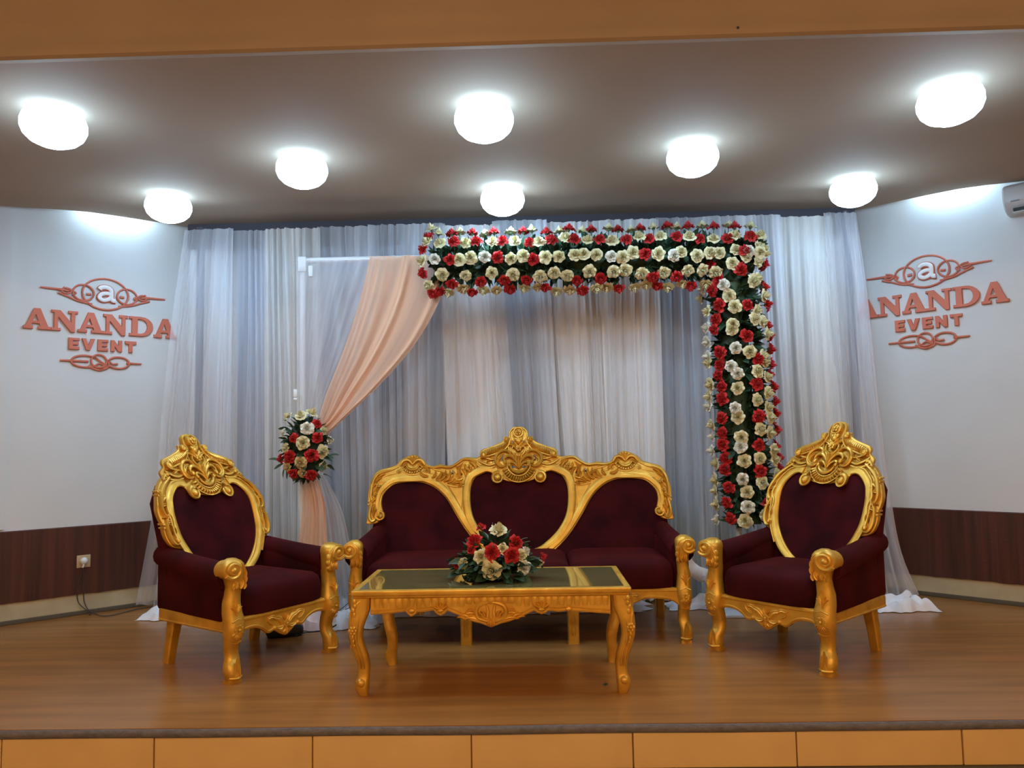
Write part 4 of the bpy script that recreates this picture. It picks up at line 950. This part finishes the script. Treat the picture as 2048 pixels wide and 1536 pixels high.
# ------------------------------------------------------------------ wall lettering
LET = {
 'A': ([(0, 0), (.36, 0), (.36, .12), (.27, .12), (.32, .27), (.61, .27), (.66, .12), (.56, .12), (.56, 0), (1.04, 0), (1.04, .12), (.95, .12), (.63, 1), (.40, 1), (.09, .12), (0, .12)], [[(.355, .38), (.575, .38), (.465, .74)]]),
 'N': ([(0, 0), (.36, 0), (.36, .11), (.25, .11), (.25, .70), (.78, -.04), (.93, -.04), (.93, .89), (1.04, .89), (1.04, 1), (.67, 1), (.67, .89), (.79, .89), (.79, .40), (.34, 1), (0, 1), (0, .89), (.11, .89), (.11, .11), (0, .11)], []),
 'D': ([(0, 0), (.52, 0)]+[(.52+.53*math.sin(a*PI/10), .5-.5*math.cos(a*PI/10)) for a in range(1, 10)]+[(.52, 1), (0, 1), (0, .89), (.12, .89), (.12, .11), (0, .11)], [[(.36, .11), (.36, .89), (.50, .89)]+[(.50+.31*math.sin(a*PI/8), .5+.39*math.cos(a*PI/8)) for a in range(1, 8)]+[(.50, .11)]]),
 'E': ([(0, 0), (.82, 0), (.82, .22), (.30, .22), (.30, .40), (.74, .40), (.74, .61), (.30, .61), (.30, .79), (.82, .79), (.82, 1), (0, 1)], []),
 'V': ([(.33, 0), (.63, 0), (.99, 1), (.68, 1), (.48, .38), (.29, 1), (-.02, 1)], []),
 'M': ([(0, 0), (.27, 0), (.27, .52), (.64, 0), (.90, 0), (.90, 1), (.63, 1), (.63, .46), (.25, 1), (0, 1)], []),
 'T': ([(.32, 0), (.61, 0), (.61, .77), (.92, .77), (.92, 1), (0, 1), (0, .77), (.32, .77)], [])}
def sign(side, off, dz, label):
    root = empty('wall_lettering', (0, 0, 0), label=label, cat='sign')
    p0 = Vector(wallpt(side, off+.6, 2.1+dz)); root.location = p0
    inv = lambda m_: m_.warp(lambda x, y, z: tuple(Vector(wallpt(side, off+x, z+dz, .004-y))-p0))
    def letters(word, xs, z0, h, wd, nm='letter'):
        for ch, x in zip(word, xs):
            o_, hs = LET[ch]; m = M(); m.plate([(x+a*wd, z0+b*h) for a, b in o_], [[(x+a*wd, z0+b*h) for a, b in q] for q in hs], .022, .0015, -.006)
            inv(m); m.build(nm, 'sign_red', root, False)
    letters('ANANDA', (.078, .252, .425, .595, .775, .955), 2.088, .150, .162)
    letters('EVEMT', (.367, .455, .560, .650, .748), 1.955, .084, .084)
    R_ = .0072
    def line(L_, r=R_, n=6, y=-.008, sm=5): return m.tube(L_, r, n, .9, y=y, smooth=sm)
    def ell(cx, cz, rx, rz_, a0=0, a1=360, n=30, r=R_): m.tube([(cx+rx*math.cos(math.radians(a0+(a1-a0)*i/n)), cz+rz_*math.sin(math.radians(a0+(a1-a0)*i/n))) for i in range(n+1)], r, 6, .9, y=-.008)
    cx, cz = .605, 2.392
    m = M(); ell(cx, cz, .158, .120)
    for s_ in (-1, 1):
        ell(cx+s_*.150, cz-.004, .070, .060); ell(cx+s_*.262, cz-.002, .030, .020); line([(cx+s_*.245, cz-.004), (cx+s_*.30, cz+.003), (cx+s_*.43, cz+.006)], [.006, .010, .006])
        line([(cx+s_*.315, cz-.022), (cx+s_*.26, cz-.040), (cx+s_*.19, cz-.068), (cx+s_*.13, cz-.080), (cx+s_*.09, cz-.085)])
        line([(cx+s_*.225, cz-.030), (cx+s_*.20, cz-.012), (cx+s_*.235, cz+.006), (cx+s_*.285, cz+.022)])
        line([(cx+s_*.13, cz-.012), (cx+s_*.098, cz-.010)], .009)
    inv(m); m.build('scroll_emblem', 'sign_red', root)
    for nm, r, y, mt in (('initial_outline', .024, -.006, 'sign_red'), ('initial', .0165, -.016, 'sign_white')):
        m = M(); P = lambda L_: [(cx+a, cz+b) for a, b in L_]
        m.tube(P([(-.045, .032), (-.030, .048), (.005, .052), (.034, .036), (.038, .0), (.038, -.030), (.050, -.046), (.066, -.046)]), r*.92, 10, .42, y=y, smooth=5)
        m.tube(P([(.034, .004), (.0, .006), (-.035, -.008), (-.042, -.032), (-.018, -.048), (.015, -.040), (.036, -.022)]), r*.88, 10, .42, y=y, smooth=5)
        inv(m); m.build(nm, mt, root)
    m = M(); c2, z2 = .59, 1.868
    line([(c2-.278, z2), (c2-.20, z2), (c2-.09, z2)], [.006, .008, .008]); line([(c2+.278, z2), (c2+.2, z2), (c2+.17, z2)], [.006, .008, .008])
    ell(c2-.112, z2, .092, .044, 20, 340); ell(c2-.02, z2+.006, .052, .050); line([(c2-.05, z2+.035), (c2-.01, z2+.005), (c2+.03, z2-.03), (c2-.01, z2-.062), (c2-.06, z2-.05), (c2-.09, z2-.03)])
    line([(c2+.045, z2+.01), (c2+.042, z2-.04), (c2-.01, z2-.060)]); ell(c2+.115, z2, .075, .044, -150, 160); line([(c2+.055, z2+.005), (c2+.075, z2-.012), (c2+.11, z2-.008)]); line([(c2-.04, z2-.03), (c2-.01, z2-.012), (c2+.03, z2-.034)])
    inv(m); m.build('knot_emblem', 'sign_red', root)
sign('left', 0, 0, 'raised red lettering reading ANANDA EVENT on the left wall')
sign('right', -.39, .045, 'raised red lettering reading ANANDA EVENT on the right wall, partly behind the curtain')

# ------------------------------------------------------------------ socket, cords, air conditioner, odds and ends
so = empty('wall_socket', wallpt('left', .497, .388, .022), label='square beige wall socket with a white plug in the left dark wainscot', cat='socket')
def wl(m_, side, o): p0 = Vector(o.location); return m_.warp(lambda x, y, z: tuple(Vector(wallpt(side, x, z, -y))-p0))
wl(M().box(.452, .542, -.032, -.022, .343, .433, .003), 'left', so).build('plate', 'socket_plate', so)
m = M().ball((.497, -.045, .392), .026, 10, 7, (1, .8, 1)); m.box(.480, .514, -.052, -.030, .366, .41, .006); m.tube([(.495, -.05, .37), (.488, -.052, .345)], .006, 6); wl(m, 'left', so).build('plug', 'white_plastic', so)
m = M(); pts = [wallpt('left', a, z, o) for a, z, o in ((.488, .345, .05), (.482, .30, .032), (.465, .22, .030), (.462, .15, .016), (.475, .09, .012), (.51, .045, .03), (.56, .012, .05))]
pts += [tuple(onz(x, y, .006)) for x, y in ((205, 1232), (235, 1228), (270, 1219), (300, 1214), (360, 1208))]
m.tube(pts, .0035, 6, 1, up=(.3, .3, .9), smooth=5)
pts = [wallpt('left', a, z, o) for a, z, o in ((.492, .345, .05), (.497, .25, .030), (.503, .16, .018), (.512, .09, .012), (.53, .04, .03), (.555, .010, .06), (.53, .006, .09))]
m.tube(pts, .0035, 6, 1, up=(.3, .3, .9), smooth=5); tag(m.build('power_cord', 'cord_grey'), 'thin dark cord hanging from the left wall socket and trailing along the skirting', 'cord')
# floodlight lying under the left armchair
P = onz(568, 1276)
fl = empty('floodlight', (P.x, P.y+.06, 0), math.radians(20), label='black floodlight lying on the floor under the left armchair', cat='lamp')
m = M().box(-.13, .10, -.06, .07, .0, .10, .03); m.warp(lambda x, y, z: (x, y, z*(1-.35*max(0, x)/.1))); m.build('housing', 'black_plastic', fl)
M().tube([(-.02, 0, .09), (.05, -.01, .125), (.11, -.02, .09)], .014, 8, 1, smooth=4).build('bracket', 'black_plastic', fl)
m = M().tube([tuple(onz(x, y, .012+zz)) for x, y, zz in ((590, 1272, 0), (610, 1265, 0), (640, 1262, .01), (665, 1254, .03), (672, 1250, .05))], .005, 6, 1, up=(0, .2, 1), smooth=5)
tag(m.build('cable', 'black_plastic'), 'black cable running from the floodlight under the left armchair', 'cable')
m = M().tube([tuple(ony(x, y, 4.98)) for x, y in ((676, 1222), (690, 1212), (700, 1203), (704, 1206), (701, 1214), (690, 1219))], .0025, 5, 1, up=(0, 1, 0), smooth=5)
tag(m.build('wire_loop', 'cord_grey'), 'thin wire loop sticking up from the cloth between left armchair and table', 'wire')
# loose cloth swag between sofa and right chair
m = M().tube([tuple(ony(x, y, 5.42)) for x, y in ((1370, 1115), (1385, 1138), (1405, 1150), (1430, 1152))], [.03, .045, .05, .04], 8, .5, smooth=5)
m.warp(lambda x, y, z: (x, y+.02*noise.noise(Vector((x*20, 0, z*20))), z)); tag(m.build('cloth_swag', 'cloth_heap'), 'loose white cloth looped up between the sofa and the right armchair', 'cloth')
# air conditioner on the right wall
ac = empty('air_conditioner', wallpt('right', 1.1, 2.86), label='pale wall-mounted air conditioner high on the right wall, cut by the picture edge', cat='air conditioner')
pr = [(0, 2.922), (-.10, 2.924), (-.165, 2.918), (-.195, 2.895), (-.205, 2.86), (-.20, 2.80), (-.185, 2.765), (-.13, 2.735), (-.06, 2.725), (0, 2.725)]
S0 = .765
m = M().loft([[(s_, y*k_, 2.86+(z-2.86)*k_) for y, z in pr] for s_, k_ in ((S0, .90), (S0+.012, .98), (S0+.03, 1), (S0+.80, 1))]); wl(m, 'right', ac).build('shell', 'ac_shell', ac)
m = M().box(S0+.06, S0+.76, -.192, -.120, 2.722, 2.745); wl(m, 'right', ac).build('air_slot', 'black_plastic', ac, False)
m = M().box(S0+.055, S0+.765, -.187, -.135, 2.716, 2.731, .003); wl(m, 'right', ac).build('louvre', 'ac_shell', ac)
m = M().box(S0+.05, S0+.10, -.210, -.198, 2.79, 2.797); wl(m, 'right', ac).build('badge', 'metal_dull', ac, False)
p = ony(1476, 55, 3.066); o = M().ball((0, 0, 0), .006, 8, 5, (1, .5, 1)).build('screw_head', 'black_plastic'); o.location = p
tag(o, 'tiny dark screw head in the orange-lit bulkhead above the stage', 'screw')
